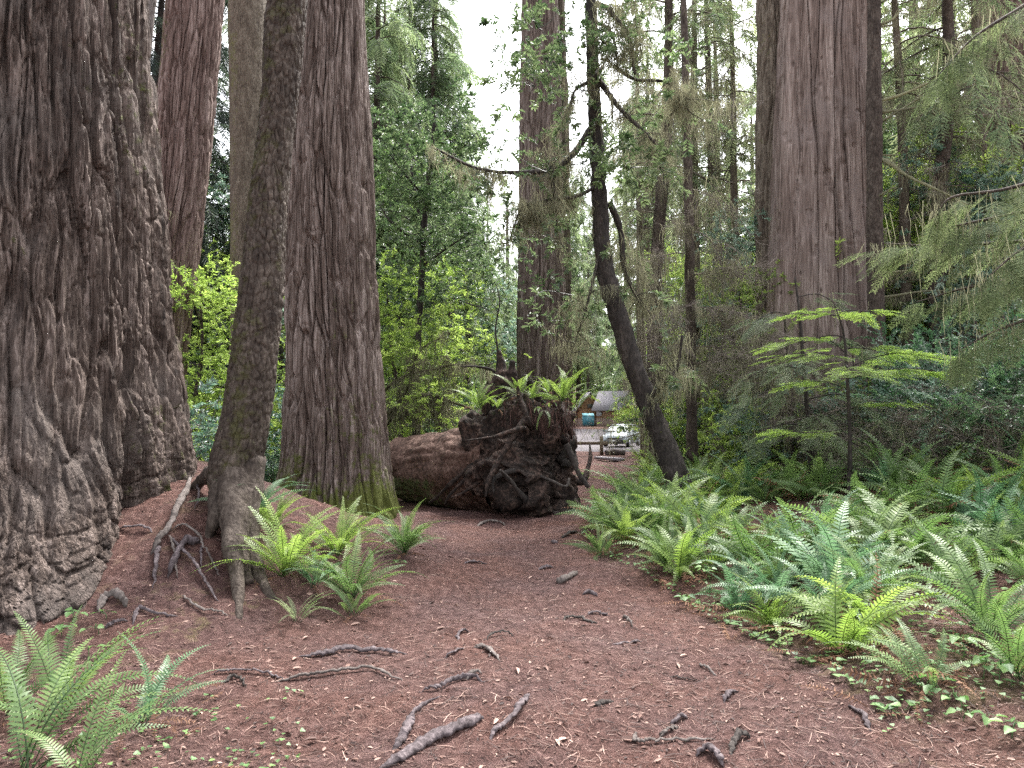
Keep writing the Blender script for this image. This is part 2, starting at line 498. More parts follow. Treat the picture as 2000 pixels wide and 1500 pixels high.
def ground_mat():
    m, t = new_mat("forest_duff")
    v = coords(t)
    n1 = noise(t, v, 1.1, 4, 0.6)
    n2 = noise(t, v, 14, 5, 0.7)
    n3 = noise(t, v, 95, 4, 0.75)
    n4 = noise(t, v, 260, 2, 0.6)
    f = mathn(t, 'ADD', mathn(t, 'MULTIPLY', n2, 0.35), mathn(t, 'ADD', mathn(t, 'MULTIPLY', n3, 0.4), mathn(t, 'MULTIPLY', n4, 0.25)))
    c = ramp(t, f, [(0.38, (0.020, 0.009, 0.007)), (0.48, (0.102, 0.047, 0.037)), (0.55, (0.190, 0.100, 0.082)), (0.64, (0.37, 0.235, 0.20))])
    c2 = ramp(t, f, [(0.38, (0.020, 0.010, 0.009)), (0.48, (0.088, 0.046, 0.041)), (0.55, (0.168, 0.098, 0.090)), (0.64, (0.32, 0.225, 0.205))])
    c = mixc(t, ramp(t, n1, [(0.38, (0, 0, 0)), (0.62, (1, 1, 1))]), c, c2)
    # 'tint': 0 trodden path, 1 bed; a mossy fringe in between
    a = attr(t, "tint")
    fr = mathn(t, 'ADD', a, mathn(t, 'MULTIPLY', mathn(t, 'SUBTRACT', noise(t, v, 7, 4, 0.7), 0.5), 0.9))
    moss = ramp(t, fr, [(0.36, (0, 0, 0)), (0.5, (0.75, 0.75, 0.75)), (0.7, (0.25, 0.25, 0.25)), (1.0, (0.1, 0.1, 0.1))])
    mc = mixc(t, n3, (0.045, 0.04, 0.012), (0.16, 0.135, 0.045))
    moss = mathn(t, 'MULTIPLY', moss, ramp(t, n1, [(0.42, (0.05, 0.05, 0.05)), (0.58, (1, 1, 1))]))
    c = mixc(t, moss, c, mc)
    b = mathn(t, 'ADD', mathn(t, 'MULTIPLY', n2, 1.2), mathn(t, 'ADD', n3, mathn(t, 'MULTIPLY', n4, 0.5)))
    finish(t, c, 0.9, b, 0.035, 1.0, 0.2)
    return m
M['ground'] = ground_mat()
M['asphalt'] = plain("parking_asphalt", (0.115, 0.100, 0.108), 0.9, var=0.25, vs=6)
# ---------------------------------------------------------------- ground, path, parking lot
def build_ground():
    xs = np.concatenate([-10 - np.geomspace(900, 0.12, 60), np.linspace(-10, 12, 480), 12 + np.geomspace(0.12, 900, 60)])
    ys = np.concatenate([[-900, -300, -80, -20, -6, -2, 0, 1], np.linspace(2.2, 16, 330), 16 + np.geomspace(0.06, 1500, 130)])
    X, Yg = np.meshgrid(xs, ys)
    Z = ground_np(X, Yg)
    nx, ny = len(xs), len(ys)
    V = np.stack([X, Yg, Z], -1).reshape(-1, 3)
    i = np.arange(ny - 1)[:, None] * nx + np.arange(nx - 1)[None]
    F = np.stack([i, i + 1, i + nx + 1, i + nx], -1)
    xc = (X[:-1, :-1] + X[1:, 1:]) / 2; yc = (Yg[:-1, :-1] + Yg[1:, 1:]) / 2
    wob = 0.28 * fbm2(xc * 1.3, yc * 1.3, 4, 21)
    e = np.interp(yc, XE_Y, XE_X); l = np.interp(yc, XL_Y, XL_X)
    path = (xc < e + wob) & (xc > l + wob) & (yc < 46) & (yc > -20)
    lot = (yc > 44) & (yc < 71) & (xc > -6) & (xc < 42)
    ev = np.interp(Yg, XE_Y, XE_X); lv = np.interp(Yg, XL_Y, XL_X)
    dist = np.maximum(X - ev, lv - X)
    bed = np.clip(0.30 + dist * 0.35, 0, 1).ravel()
    bed = np.where((X < -1).ravel() & (Yg < 12).ravel(), np.minimum(bed, 0.34), bed)   # bare trampled duff round the big trees
    for name, mask, mat in (("forest_floor", ~path & ~lot, M['ground']), ("path", path & ~lot, M['ground']), ("parking_lot", lot, M['asphalt'])):
        Fm = F[mask]
        used, inv = np.unique(Fm.ravel(), return_inverse=True)
        g = Geo(); g.add(V[used], inv.reshape(-1, 4), bed[used])
        tag(g.build(name, mat, smooth=True), kind="structure")
build_ground()

# ---------------------------------------------------------------- trunks
def bark_height(th, z, circ, kind, seed):
    """displacement (metres) of the bark at angle th, height z; th periodic"""
    u = th / (2 * PI)
    def pn(k, y, s): return vn2(u * k, y, seed + s, k)
    if kind == 'redwood' or kind == 'chunky':
        n = max(10, int(circ / (0.115 if kind == 'redwood' else .15)))
        zz = .55 if kind == 'chunky' else .65
        w = 1.2 * vn2(u * 7, z * 0.20, seed + 1, 7) + 0.32 * vn2(u * 23, z * 0.5, seed + 2, 23) + .20 * vn2(u * 47, z * 2.2, seed + 12, 47)
        f1, f2, c = worley((u * n + w) % n, z * zz + .5 * w, seed + 3, n)
        g1, g2, c2 = worley((u * 2 * n + 2 * w) % (2 * n), z * 1.5 + w, seed + 4, 2 * n)
        fib = vn2((u * 9 * n + 5 * w) % (9 * n), z * 2.2, seed + 5, 9 * n)
        d = .062 * sstep(0, .26, f2 - f1) + .024 * c + .020 * sstep(0, .2, g2 - g1) + .012 * c2 + .011 * fib
        if kind == 'chunky':
            k = sstep(1.5, 0.1, z + .7 * vn2(u * 6, z * .7, seed + 40, 6))
            h1, h2, c3 = worley((u * int(n * 1.3) + 1.6 * w) % int(n * 1.3), z * 3.0 + .9 * vn2(u * 19, z * 1.4, seed + 13, 19), seed + 6, int(n * 1.3))
            e1, e2, c4 = worley((u * n * 3 + 3 * w) % (3 * n), z * 9.5 + 1.5 * w, seed + 8, 3 * n)
            d2 = .040 * sstep(0, .12, h2 - h1) + .016 * c3 + .030 * sstep(0, .14, e2 - e1) + .020 * c4 + .014 * fib
            # long folds of the old trunk
            q = np.abs(vn2((u * 17 + .8 * w) % 17, z * .22, seed + 15, 17)) ** .6
            i1, i2, c5 = worley((u * 4 * n + 4 * w) % (4 * n), z * 2.4 + 2 * w, seed + 60, 4 * n)
            fin = .016 * sstep(0, .22, i2 - i1) + .010 * c5 + .012 * vn2((u * 16 * n + 9 * w) % (16 * n), z * 3.6, seed + 61, 16 * n)
            d = (d * 1.15 + fin) * (1 - k) + (d2 + .5 * fin) * k + .085 * q
            d = d + k * (.020 * vn2(u * int(circ * 7), z * 8, seed + 50, int(circ * 7)) + .014 * vn2(u * int(circ * 17), z * 17, seed + 51, int(circ * 17)))
        return d
    if kind == 'snag':
        n = max(8, int(circ / 0.42))
        w = 0.7 * vn2(u * 5, z * 0.12, seed + 1, 5) + .15 * vn2(u * 40, z * .8, seed + 2, 40)
        f1, f2, cc = worley((u * n + w) % n, z * .10, seed + 3, n)
        g1, g2, c2 = worley((u * 5 * n + 2 * w) % (5 * n), z * .28, seed + 4, 5 * n)
        a = sstep(0, .07, f2 - f1) + .6 * cc + .16 * sstep(0, .2, g2 - g1) + .08 * c2
        c = vn2((u * 12 * n + 3 * w) % (12 * n), z * 1.5, seed + 5, 12 * n)
        p = sstep(0.5, 0.75, pn(int(circ / 0.09), z * 5, 9))
        return 0.085 * a + 0.010 * c - 0.030 * p
    n = max(12, int(circ / 0.05))                      # fine, mossy bark
    f1, f2, c = worley((u * n) % n, z * 9 + .5 * pn(8, z * 2, 4), seed + 3, n)
    return .012 * sstep(0, .3, f2 - f1) + .006 * c + .006 * pn(2 * n, z * 24, 2) + 0.014 * pn(max(4, n // 4), z * 1.2, 3)

def big_trunk(name, base, pts, kind, mat, na, nz, parent, seed, lobes=(), flute=0.0, nfl=7, moss=None, z0=-0.4, zpow=1.0):
    """pts: (dx, dy, z, radius) from the base point, bottom to top"""
    P = np.array(pts, float)
    z = P[0, 2] + (P[-1, 2] - P[0, 2]) * (np.linspace(0, 1, nz) ** zpow)
    dense = smooth_path(P[:, :3], 200); rd = smooth_path(np.stack([P[:, 3], P[:, 3] * 0, P[:, 2]], 1), 200)
    cx = np.interp(z, dense[:, 2], dense[:, 0]); cy = np.interp(z, dense[:, 2], dense[:, 1])
    r0 = np.interp(z, rd[:, 2], rd[:, 0])
    ps = np.arange(na) * 2 * PI / na - PI                    # rings finer on the side that faces the path
    th = (-PI / 2 + ps - .6 * np.sin(ps)) % (2 * PI)
    TH, Z = np.meshgrid(th, z)
    Rr = r0[:, None] * np.ones_like(TH)
    if flute:
        u = TH / (2 * PI)
        fl = vn2((u * nfl + 0.35 * vn2(u * 3, Z * 0.25, seed + 31, 3)) % nfl, Z * 0.08, seed + 30, nfl)
        Rr = Rr * (1 + flute * (np.abs(fl) ** 0.7 - 0.5) * (1 + 1.2 * np.exp(-Z / 1.6)))
    for (deg, amp, wd, h) in lobes:
        d = np.abs((TH - R(deg) + PI) % (2 * PI) - PI)
        Rr = Rr + amp * np.exp(-(d / R(wd)) ** 2) * np.exp(-np.maximum(Z, 0) / h)
    D = bark_height(TH, Z + seed * 3.1, 2 * PI * float(np.median(r0)), kind, seed) if kind != 'chunky' else bark_height(TH, Z, 2 * PI * float(np.median(r0)), kind, seed)
    Rr = Rr + D
    X = cx[:, None] + Rr * np.cos(TH); Y = cy[:, None] + Rr * np.sin(TH)
    V = np.stack([X, Y, Z], -1).reshape(-1, 3)
    i = np.arange(nz - 1)[:, None] * na; j = np.arange(na)[None]; j2 = (j + 1) % na
    F = np.stack([i + j, i + j2, i + na + j2, i + na + j], -1).reshape(-1, 4)
    mt = np.zeros_like(TH) if moss is None else moss(TH, Z, D)
    g = Geo(); g.add(V, F, mt.ravel())
    g.add([[cx[-1], cy[-1], z[-1]]], np.zeros((0, 3), int), 0)
    k = nz * na
    g.f.append(np.array([[k, k - na + q, k - na + (q + 1) % na] for q in range(na)]))
    return g.build(name, mat, parent, smooth=True)

def bole(g, pts, radii, sides=10, moss=0.0, seed=0, n=None, bump=0.12, bs=6.0):
    """a slim trunk or limb into geo g; pts a sparse polyline"""
    n = n or max(8, 6 * len(pts))
    P = smooth_path(pts, n)
    r = np.interp(np.linspace(0, 1, n), np.linspace(0, 1, len(radii)), radii)
    tube(g, P, r, sides, moss, True, bump, seed, bs)
    return P

# ---------------------------------------------------------------- leaf, spray, twig templates
def leaf_quad(L, Wd, droop=0.12, fold=0.25):
    V = np.array([[0, 0, 0], [.3 * L, Wd * .46, fold * Wd], [.68 * L, Wd * .42, fold * Wd - droop * L * .4], [L, 0, -droop * L], [.68 * L, -Wd * .42, fold * Wd - droop * L * .4], [.3 * L, -Wd * .46, fold * Wd]])
    return V, np.array([[0, 1, 2, 3], [0, 3, 4, 5]])

def rot_rows(V, d, up, p):
    f = frames(np.array([d]), np.array([up]))[0]
    return V @ f.T + np.array(p)

def spray_broad(seed, n=11, L=0.34, leaf=0.11, lw=0.036, whorl=5):
    """a leafy twig along +X with leaves in two loose rows and a rosette at its end"""
    r = np.random.default_rng(seed); g = Geo()
    P = wander((0, 0, 0), (1, 0, .1), L, 5, 0.18, 0.02, r)
    tube(g, P, np.linspace(.004, .002, 5), 3, 0.25, False)
    for k in range(n):
        s = 0.15 + 0.85 * k / n
        p = P[min(3, int(s * 4))] + (P[min(4, int(s * 4) + 1)] - P[min(3, int(s * 4))]) * (s * 4 % 1)
        side = 1 if k % 2 else -1
        d = norm(np.array([0.55 + r.normal(0, .2), side * (0.8 + r.normal(0, .2)), r.normal(0.1, .35)]))
        lv = leaf * r.uniform(.7, 1.15); V, F = leaf_quad(lv, lw * r.uniform(.8, 1.2), r.uniform(0, .35))
        g.add(rot_rows(V, d, np.array([r.normal(0, .35), r.normal(0, .35), 1]), p), F, 0.5 + r.normal(0, .16))
    for k in range(whorl):
        a = k * 2 * PI / whorl + r.uniform(-.3, .3)
        d = norm(np.array([.75, math.cos(a), math.sin(a) * .7 - .1]))
        V, F = leaf_quad(leaf * r.uniform(.8, 1.2), lw * r.uniform(.9, 1.2), r.uniform(0, .3))
        g.add(rot_rows(V, d, np.array([.6, r.normal(0, .2), 1]), P[-1]), F, 0.6 + r.normal(0, .16))
    return tmpl(g)

def spray_needle(seed, L=0.8, n=13, side=0.26, w=0.020, droop=0.16):
    """a flat conifer spray along +X: alternate side twigs, each a narrow needled strip"""
    r = np.random.default_rng(seed); g = Geo()
    s = np.linspace(0, 1, 6); P = np.stack([s * L, 0 * s, -droop * L * s ** 2], 1)
    tube(g, P, np.linspace(.006, .002, 6), 3, 0.15, False)
    for k in range(n):
        q = 0.1 + 0.9 * k / n
        p = np.array([q * L, 0, -droop * L * q * q])
        ln = side * (1.05 - 0.75 * q) * r.uniform(.75, 1.2)
        for sg in (1, -1):
            d = norm(np.array([.75, sg * 1.0, -0.25 + r.normal(0, .18)]))
            V, F = leaf_quad(ln, w * r.uniform(.8, 1.3), r.uniform(.05, .3), r.uniform(-.2, .2))
            g.add(rot_rows(V, d, np.array([r.normal(0, .25), r.normal(0, .25), 1]), p), F, 0.5 + r.normal(0, .13) + .12 * q)
    return tmpl(g)

def spray_hemlock(seed, L=0.5, n=12):
    """finer hemlock spray for trees close by: every side twig carries rows of needles"""
    r = np.random.default_rng(seed); g = Geo()
    for k in range(n):
        q = 0.06 + 0.94 * k / n
        p = np.array([q * L, 0, -.12 * L * q * q])
        ln = .19 * (1.05 - .72 * q) * r.uniform(.7, 1.2)
        for sg in (1, -1):
            d = norm(np.array([.8, sg * 1.0, -0.1 + r.normal(0, .08)]))
            m = max(3, int(ln / .017)); Vs = []; Fs = []
            sd_ = norm(np.cross([0, 0, 1], d))
            for j in range(m):
                b = p + d * ln * (j + .5) / m
                nl = .013 * (1 - .4 * j / m)
                for s2 in (1, -1):
                    e = b + (sd_ * s2 + d * .35) * nl + np.array([0, 0, r.normal(0, .003)])
                    o = len(Vs); Vs += [b - d * .0055, b + d * .0055, e + d * .004, e - d * .003]; Fs.append([o, o + 1, o + 2, o + 3])
            g.add(Vs, Fs, 0.5 + r.normal(0, .12) + .15 * q)
    s = np.linspace(0, 1, 5)
    tube(g, np.stack([s * L, 0 * s, -.12 * L * s ** 2], 1), np.linspace(.004, .0015, 5), 3, 0.1, False)
    return tmpl(g)

def moss_clump(seed, n=12, L=0.36, w=0.007, spread=.15):
    """strands of hanging moss, down -Z"""
    r = np.random.default_rng(seed); g = Geo()
    for k in range(n):
        x, y = r.normal(0, spread), r.normal(0, spread * .25); l = L * r.uniform(.3, 1.2); a = r.uniform(0, PI); ww = w * r.uniform(.5, 1.3)
        sx, sy = math.cos(a) * ww / 2, math.sin(a) * ww / 2
        dx, dy = r.normal(0, .16 * L), r.normal(0, .16 * L)
        V = [[x - sx, y - sy, .01], [x + sx, y + sy, .01], [x + sx * 1.2 + dx, y + sy + dy, -l * .5], [x - sx * 1.2 + dx, y - sy + dy, -l * .5], [x + dx * .3, y + dy * .3, -l]]
        g.add(V, [[0, 3, 2, 1]], 0.5 + r.normal(0, .15)); b = g.n - 5
        g.f.append(np.array([[b + 3, b + 4, b + 2]]))
    return tmpl(g)

def twig_bush(seed, L=0.8, n=9, r0=.005, jit=.22, droop=.03):
    """a bare branching dead twig along +X"""
    r = np.random.default_rng(seed); g = Geo()
    P = wander((0, 0, 0), (1, 0, 0), L, 9, jit * .6, droop, r)
    tube(g, P, np.linspace(r0, r0 * .35, 9), 3, 0.4, False)
    for k in range(n):
        i = r.integers(1, 8); d = norm(np.array([r.uniform(.2, 1), r.normal(0, .8), r.normal(0, .6)]))
        l = L * r.uniform(.2, .55)
        Q = wander(P[i], d, l, 5, jit, droop, r); tube(g, Q, np.linspace(r0 * .55, r0 * .25, 5), 3, 0.55, False)
        for _ in range(2):
            j = r.integers(1, 4); d2 = norm(d + r.normal(0, .8, 3))
            tube(g, wander(Q[j], d2, l * .5, 4, jit, droop, r), np.linspace(r0 * .35, r0 * .2, 4), 3, 0.7, False)
    return tmpl(g)

SP = {
    'broad': [spray_broad(k) for k in range(4)],
    'broadbig': [spray_broad(20 + k, 9, .36, .15, .048, 7) for k in range(4)],
    'huckle': [spray_broad(40 + k, 16, .36, .058, .026, 3) for k in range(3)],
    'needle': [spray_needle(60 + k) for k in range(4)],
    'droop': [spray_needle(70 + k, .9, 14, .28, .018, .55) for k in range(4)],
    'hemlock': [spray_hemlock(80 + k) for k in range(4)],
    'moss': [moss_clump(90 + k) for k in range(4)],
    'mosslong': [moss_clump(95 + k, 13, .62, .008, .24) for k in range(4)],
    'twig': [twig_bush(100 + k) for k in range(5)],
}

def scatter(g, kind, pos, d, up=(0, 0, 1), sc=1.0, tint=0.5, tv=0.12, sv=0.25, rg=None):
    rg = rg or rng
    pos = np.asarray(pos, float).reshape(-1, 3); m = len(pos)
    if m == 0: return
    d = np.broadcast_to(np.asarray(d, float), (m, 3)); up = np.broadcast_to(np.asarray(up, float), (m, 3))
    which = rg.integers(0, len(SP[kind]), m)
    fr = frames(d, up); ss = sc * (1 + sv * rg.uniform(-1, 1, m)); tt = tint + tv * rg.normal(0, 1, m)
    for k in range(len(SP[kind])):
        q = which == k
        inst(g, SP[kind][k], pos[q], fr[q], ss[q], tt[q] if np.ndim(tt) else tt)

def on_path(P, s):
    s = np.clip(np.asarray(s, float), 0, .9999) * (len(P) - 1); i = s.astype(int); f = (s - i)[:, None]
    return P[i] * (1 - f) + P[i + 1] * f, norm(P[i + 1] - P[i])

def moss_on(g, P, per_m, kind='moss', sc=1.0, s0=0.05, rg=None, tint=.5):
    rg = rg or rng
    L = np.linalg.norm(np.diff(P, axis=0), axis=1).sum(); m = rg.poisson(L * per_m)
    if m == 0: return
    p, d = on_path(P, rg.uniform(s0, 1, m))
    d = d * np.array([1, 1, 0]) + np.array([1e-3, 0, 0])
    scatter(g, kind, p, d, (0, 0, 1), sc, tint, .14, .4, rg)

# ---------------------------------------------------------------- whole trees
def conifer(H, r0, c0, nb, Lmax, droop=.35, spray='needle', ssc=1.0, per=9, seed=0, mossy=0.0, dead=0, lean=(0, 0), sharp=.8, moss=0.2):
    """Geos: trunk, crown, moss, dead branches of a conifer with its base at the origin"""
    r = np.random.default_rng(seed); T, C, Mo, Db = Geo(), Geo(), Geo(), Geo()
    tp = np.array([[lean[0] * s + .12 * r.normal() * (0 < s < 1), lean[1] * s + .1 * r.normal() * (0 < s < 1), H * s] for s in (0, .25, .5, .75, 1)]); tp[0, 2] = -.5
    P = bole(T, tp, [r0 * 1.25, r0 * .95, r0 * .75, r0 * .45, r0 * .06], 10, moss, seed, 40, .10, 3)
    for k in range(nb):
        s = c0 + (1 - c0) * ((k + r.uniform(0, 1)) / nb); p0, _ = on_path(P, [s]); p0 = p0[0]
        q = (s - c0) / (1 - c0)
        L = Lmax * (1 - q) ** sharp * r.uniform(.55, 1.1) + .5; a = r.uniform(0, 2 * PI)
        up = r.uniform(-.05, .35); n = 8; t = np.linspace(0, 1, n)
        B = p0 + np.stack([np.cos(a) * t * L, np.sin(a) * t * L, (up * t - droop * (1 + .4 * r.normal()) * t ** 2) * L], 1) + np.cumsum(r.normal(0, .03 * L, (n, 3)), 0) * t[:, None] * .5
        tube(T, B, np.linspace(r0 * .13 + .008, .006, n), 4, moss, False)
        m = max(3, int(per * L / 2)); ss = r.uniform(.12, 1, m); pp, dd = on_path(B, ss)
        sgn = np.where(r.uniform(size=m) < .5, 1, -1)[:, None]; sd_ = np.cross(dd, [0, 0, 1]) * sgn
        d = norm(dd * r.uniform(.35, 1, (m, 1)) + sd_ * r.uniform(.1, 1, (m, 1)) + np.array([0, 0, -.25]) + r.normal(0, .15, (m, 3)))
        clump = r.normal(0, .13)
        scatter(C, spray, pp, d, np.array([0, 0, 1]) + r.normal(0, .2, (m, 3)), ssc * (.75 + .25 * (1 - q)), .5 + clump, .10, .3, r)
        scatter(C, spray, B[-1:], norm(B[-1:] - B[-2:-1]), (0, 0, 1), ssc, .6 + clump, .1, .2, r)
        if mossy: moss_on(Mo, B, mossy, 'moss', 1.0 + .3 * r.normal(), .1, r)
    for k in range(dead):
        s = r.uniform(.04, c0 + .25); p0, _ = on_path(P, [s]); a = r.uniform(0, 2 * PI); L = Lmax * r.uniform(.25, .8)
        B = wander(p0[0], (math.cos(a), math.sin(a), r.uniform(-.3, .2)), L, 9, .14, .05, r)
        tube(Db, B, np.linspace(.018, .004, 9), 4, .35, False)
        m = max(2, int(L * 3)); pp, dd = on_path(B, r.uniform(.2, 1, m))
        scatter(Db, 'twig', pp, norm(dd + r.normal(0, .7, (m, 3))), (0, 0, 1), .9, .45, .15, .35, r)
        if mossy: moss_on(Mo, B, mossy * 1.3, 'mosslong', .9, .05, r)
    return T, C, Mo, Db

def broadleaf(H, r0, nl, spread, spray='broad', nspr=700, seed=0, c0=.25, trunk_pts=None, clump=.55, ssc=1.0, mossy=0.0, moss=.25, up=.5):
    """Geos trunk (with limbs), crown, moss of a loose broadleaf tree: leafy clumps along its limbs, gaps between"""
    r = np.random.default_rng(seed); T, C, Mo = Geo(), Geo(), Geo()
    if trunk_pts is None:
        trunk_pts = [(0, 0, -.4)] + [(r.normal(0, .05 * H * s), r.normal(0, .05 * H * s), H * s) for s in (.3, .6, .9)]
    P = bole(T, trunk_pts, np.linspace(r0 * 1.1, r0 * .25, 5), 8, moss, seed, 30)
    centers = []
    for k in range(nl):
        s = c0 + (1 - c0) * (k + r.uniform()) / nl; p0, d0 = on_path(P, [s]); a = k * 2.4 + r.normal(0, .4)
        L = spread * (1.15 - .6 * s) * r.uniform(.6, 1.15)
        B = wander(p0[0], (math.cos(a), math.sin(a), up * r.uniform(.2, 1.4)), L, 10, .16, .03, r)
        tube(T, B, np.linspace(r0 * .35 * (1.1 - .6 * s), .006, 10), 5, moss, False)
        if mossy: moss_on(Mo, B, mossy, 'moss', .9, .1, r)
        for j in range(4):
            i = r.integers(4, 10); centers.append(B[i])
            Q = wander(B[i], norm(np.append(B[i][:2] - P[-1][:2], .3) + r.normal(0, .8, 3)), L * .4, 6, .22, .02, r)
            tube(T, Q, np.linspace(.012, .004, 6), 3, moss, False); centers.append(Q[-1]); centers.append(Q[3])
    Cn = np.array(centers); m = nspr
    w = r.integers(0, len(Cn), m); cl = r.normal(0, .13, len(Cn))
    off = r.normal(0, clump * .5, (m, 3)) * np.array([1, 1, .55])
    pos = Cn[w] + off
    d = norm(off + np.array([0, 0, .12]) + r.normal(0, .25, (m, 3)))
    scatter(C, spray, pos, d, np.array([0, 0, 1]) + r.normal(0, .35, (m, 3)), ssc, .48 + cl[w], .09, .3, r)
    return T, C, Mo

def shrub(H, W_, spray='huckle', nst=9, nspr=380, seed=0, ssc=1.0, bare=0):
    """Geos stems, foliage of a bush"""
    r = np.random.default_rng(seed); T, C = Geo(), Geo(); ends = []
    for k in range(nst):
        a = r.uniform(0, 2 * PI); sp_ = r.uniform(.2, 1)
        B = wander((r.normal(0, .1), r.normal(0, .1), -.1), (math.cos(a) * sp_ * W_ / H, math.sin(a) * sp_ * W_ / H, 1), H * r.uniform(.6, 1.05), 9, .12, -.01, r)
        tube(T, B, np.linspace(.016, .005, 9), 4, .3, False)
        for j in range(6):
            i = r.integers(2, 9); Q = wander(B[i], (math.cos(a) + r.normal(0, .8), math.sin(a) + r.normal(0, .8), r.uniform(-.1, .7)), H * .35, 6, .2, .03, r)
            tube(T, Q, np.linspace(.007, .003, 6), 3, .35, False); ends += [Q[2], Q[4], Q[5]]
    E = np.array(ends); m = nspr; w = r.integers(0, len(E), m); cl = r.normal(0, .12, len(E))
    off = r.normal(0, .16, (m, 3)); pos = E[w] + off
    pos[:, 2] = np.maximum(pos[:, 2], .05)
    d = norm(off + np.array([0, 0, .03]) + r.normal(0, .1, (m, 3)))
    scatter(C, spray, pos, d, np.array([0, 0, 1]) + r.normal(0, .3, (m, 3)), ssc, .48 + cl[w], .09, .3, r)
    if bare:
        i = r.integers(0, len(E), bare); scatter(T, 'twig', E[i], norm(r.normal(0, 1, (bare, 3)) + np.array([0, 0, .3])), (0, 0, 1), .7, .5, .15, .3, r)
    return T, C

# ---------------------------------------------------------------- ferns
def frond(seed, L=0.7, a0=72, a1=-12, npin=30, pl=.062, pw=.0125, fine=True, twist=0.0, brown=False):
    """one fern frond rising from the origin and arching over along +X"""
    r = np.random.default_rng(seed); g = Geo()
    n = 18; s = np.linspace(0, 1, n); ang = R(a0) + (R(a1) - R(a0)) * s ** 1.25
    P = np.concatenate([[[0, 0, 0]], np.cumsum(np.stack([np.cos(ang), 0 * ang, np.sin(ang)], 1)[:-1] * L / (n - 1), 0)])
    P[:, 1] += twist * s ** 2 * L
    tube(g, P, np.linspace(.0035, .0012, n), 3, .12 if not brown else .4, False)
    k = np.arange(npin); q = .10 + .89 * (k / (npin - 1)) ** .95
    p, d = on_path(P, q)
    prof = np.minimum(1, (q - .06) / .22) ** .6 * np.minimum(1, (1.02 - q) / .62) ** .75
    for i in range(npin):
        nrm = norm(np.cross(d[i], [0, 1, 0])) * -1
        if nrm[2] < 0: nrm = -nrm
        for sg in (1, -1):
            ln = pl * prof[i] * r.uniform(.9, 1.08)
            if brown and r.uniform() < .15: continue
            dd = norm(np.array([0, sg, 0]) + d[i] * (.22 + .5 * q[i]) + nrm * (r.normal(.05, .08) if not brown else r.normal(-.3, .5)))
            w2 = pw * (.55 + .45 * prof[i])
            b = p[i] + d[i] * L * .008 * (sg > 0)
            f = norm(np.cross(nrm, dd)); dr = nrm * -.10 * ln
            if fine:
                V = [b - f * w2 * .5, b + f * w2 * .5, b + dd * ln * .55 + f * w2 * .42 + nrm * .03 * ln, b + dd * ln + dr, b + dd * ln * .55 - f * w2 * .42 + nrm * .03 * ln]
                g.add(V, np.array([[0, 1, 2, 4]]), .5 + r.normal(0, .05) + .12 * q[i]); o = g.n - 5
                g.f.append(np.array([[o + 4, o + 2, o + 3]]))
            else:
                V = [b - f * w2 * .5, b + f * w2 * .5, b + dd * ln + dr + f * w2 * .15, b + dd * ln + dr - f * w2 * .15]
                g.add(V, [[0, 1, 2, 3]], .5 + r.normal(0, .05) + .12 * q[i])
    return g

def fern_rot(az, tilt, roll):
    return (Matrix.Rotation(az, 3, 'Z') @ Matrix.Rotation(tilt, 3, 'Y') @ Matrix.Rotation(roll, 3, 'X'))
# ---------------------------------------------------------------- the big trunks that stand out in the photograph
def hero(name, label, rows, Y, kind, mat, na, nz, seed, lobes=(), flute=0.0, nfl=7, moss=None, top=3.0, cat="tree", zpow=1.0, sink=.5, dy=0.0):
    """rows: (py, left px, right px) down the trunk; Y its distance. Returns the tree's Empty"""
    rows = sorted(rows, key=lambda q: -q[0]); pts = []
    for (py, l, r) in rows:
        c = at((l + r) / 2, py, Y)
        pts.append([c.x, Y, c.z, (r - l) / 2 / F_PX * math.hypot(Y, 0)])
    b = pts[0]
    g0 = gz(b[0], Y)
    e = empty(name, (b[0], Y, g0), label, cat)
    P = [[p[0] - b[0], 0, p[2] - g0, p[3]] for p in pts]
    if P[0][2] > -sink: P.insert(0, [P[0][0] - (P[1][0] - P[0][0]) * .1, 0, -sink, P[0][3] * 1.02])
    d = np.array(P[-1]) - np.array(P[-2]); k = top / d[2]
    P.append(list(np.array(P[-1]) + d * k)); P[-1][3] = P[-2][3] * .94
    big_trunk("trunk", None, P, kind, mat, na, nz, e, seed, lobes, flute, nfl, moss, zpow=zpow)
    return e

def mossfn(base=.1, low=.0, h=1.0, seed=0, side=None, amt=.3, crest=0.0, up=0.0):
    def f(TH, Z, D):
        m = base + low * np.exp(-np.maximum(Z, 0) / h) + .22 * vn2(TH / (2 * PI) * 9, Z * 1.3, seed, 9) + up * np.maximum(Z, 0)
        if side is not None: m = m + amt * np.cos(TH - R(side))
        return m + crest * (D - D.mean()) / (D.std() + 1e-6)
    return f

# the giant on the left: two broad buttresses with a deep flute between them
giant = empty("redwood_tree", (-4.98, 7.2, 0.0), "giant redwood with deeply furrowed grey-brown bark and huge spreading buttresses beside the root mound", "tree")
big_trunk("trunk", None, [(0, 0, -.4, 1.52), (0, 0, .9, 1.38), (.02, 0, 2.2, 1.27), (.02, 0, 3.4, 1.20), (.0, 0, 5.8, 1.06), (-.02, 0, 9.5, .98)], 'chunky', M['redwood_big'], 820, 820, giant, 3,
          lobes=((-52, .95, 27, 1.05), (10, .42, 22, 1.7), (-118, .8, 30, 1.1), (75, .6, 30, 1.2), (170, .7, 40, 1.2)), flute=.15, nfl=11, moss=mossfn(.22, .10, 1.5, 4, crest=.06))

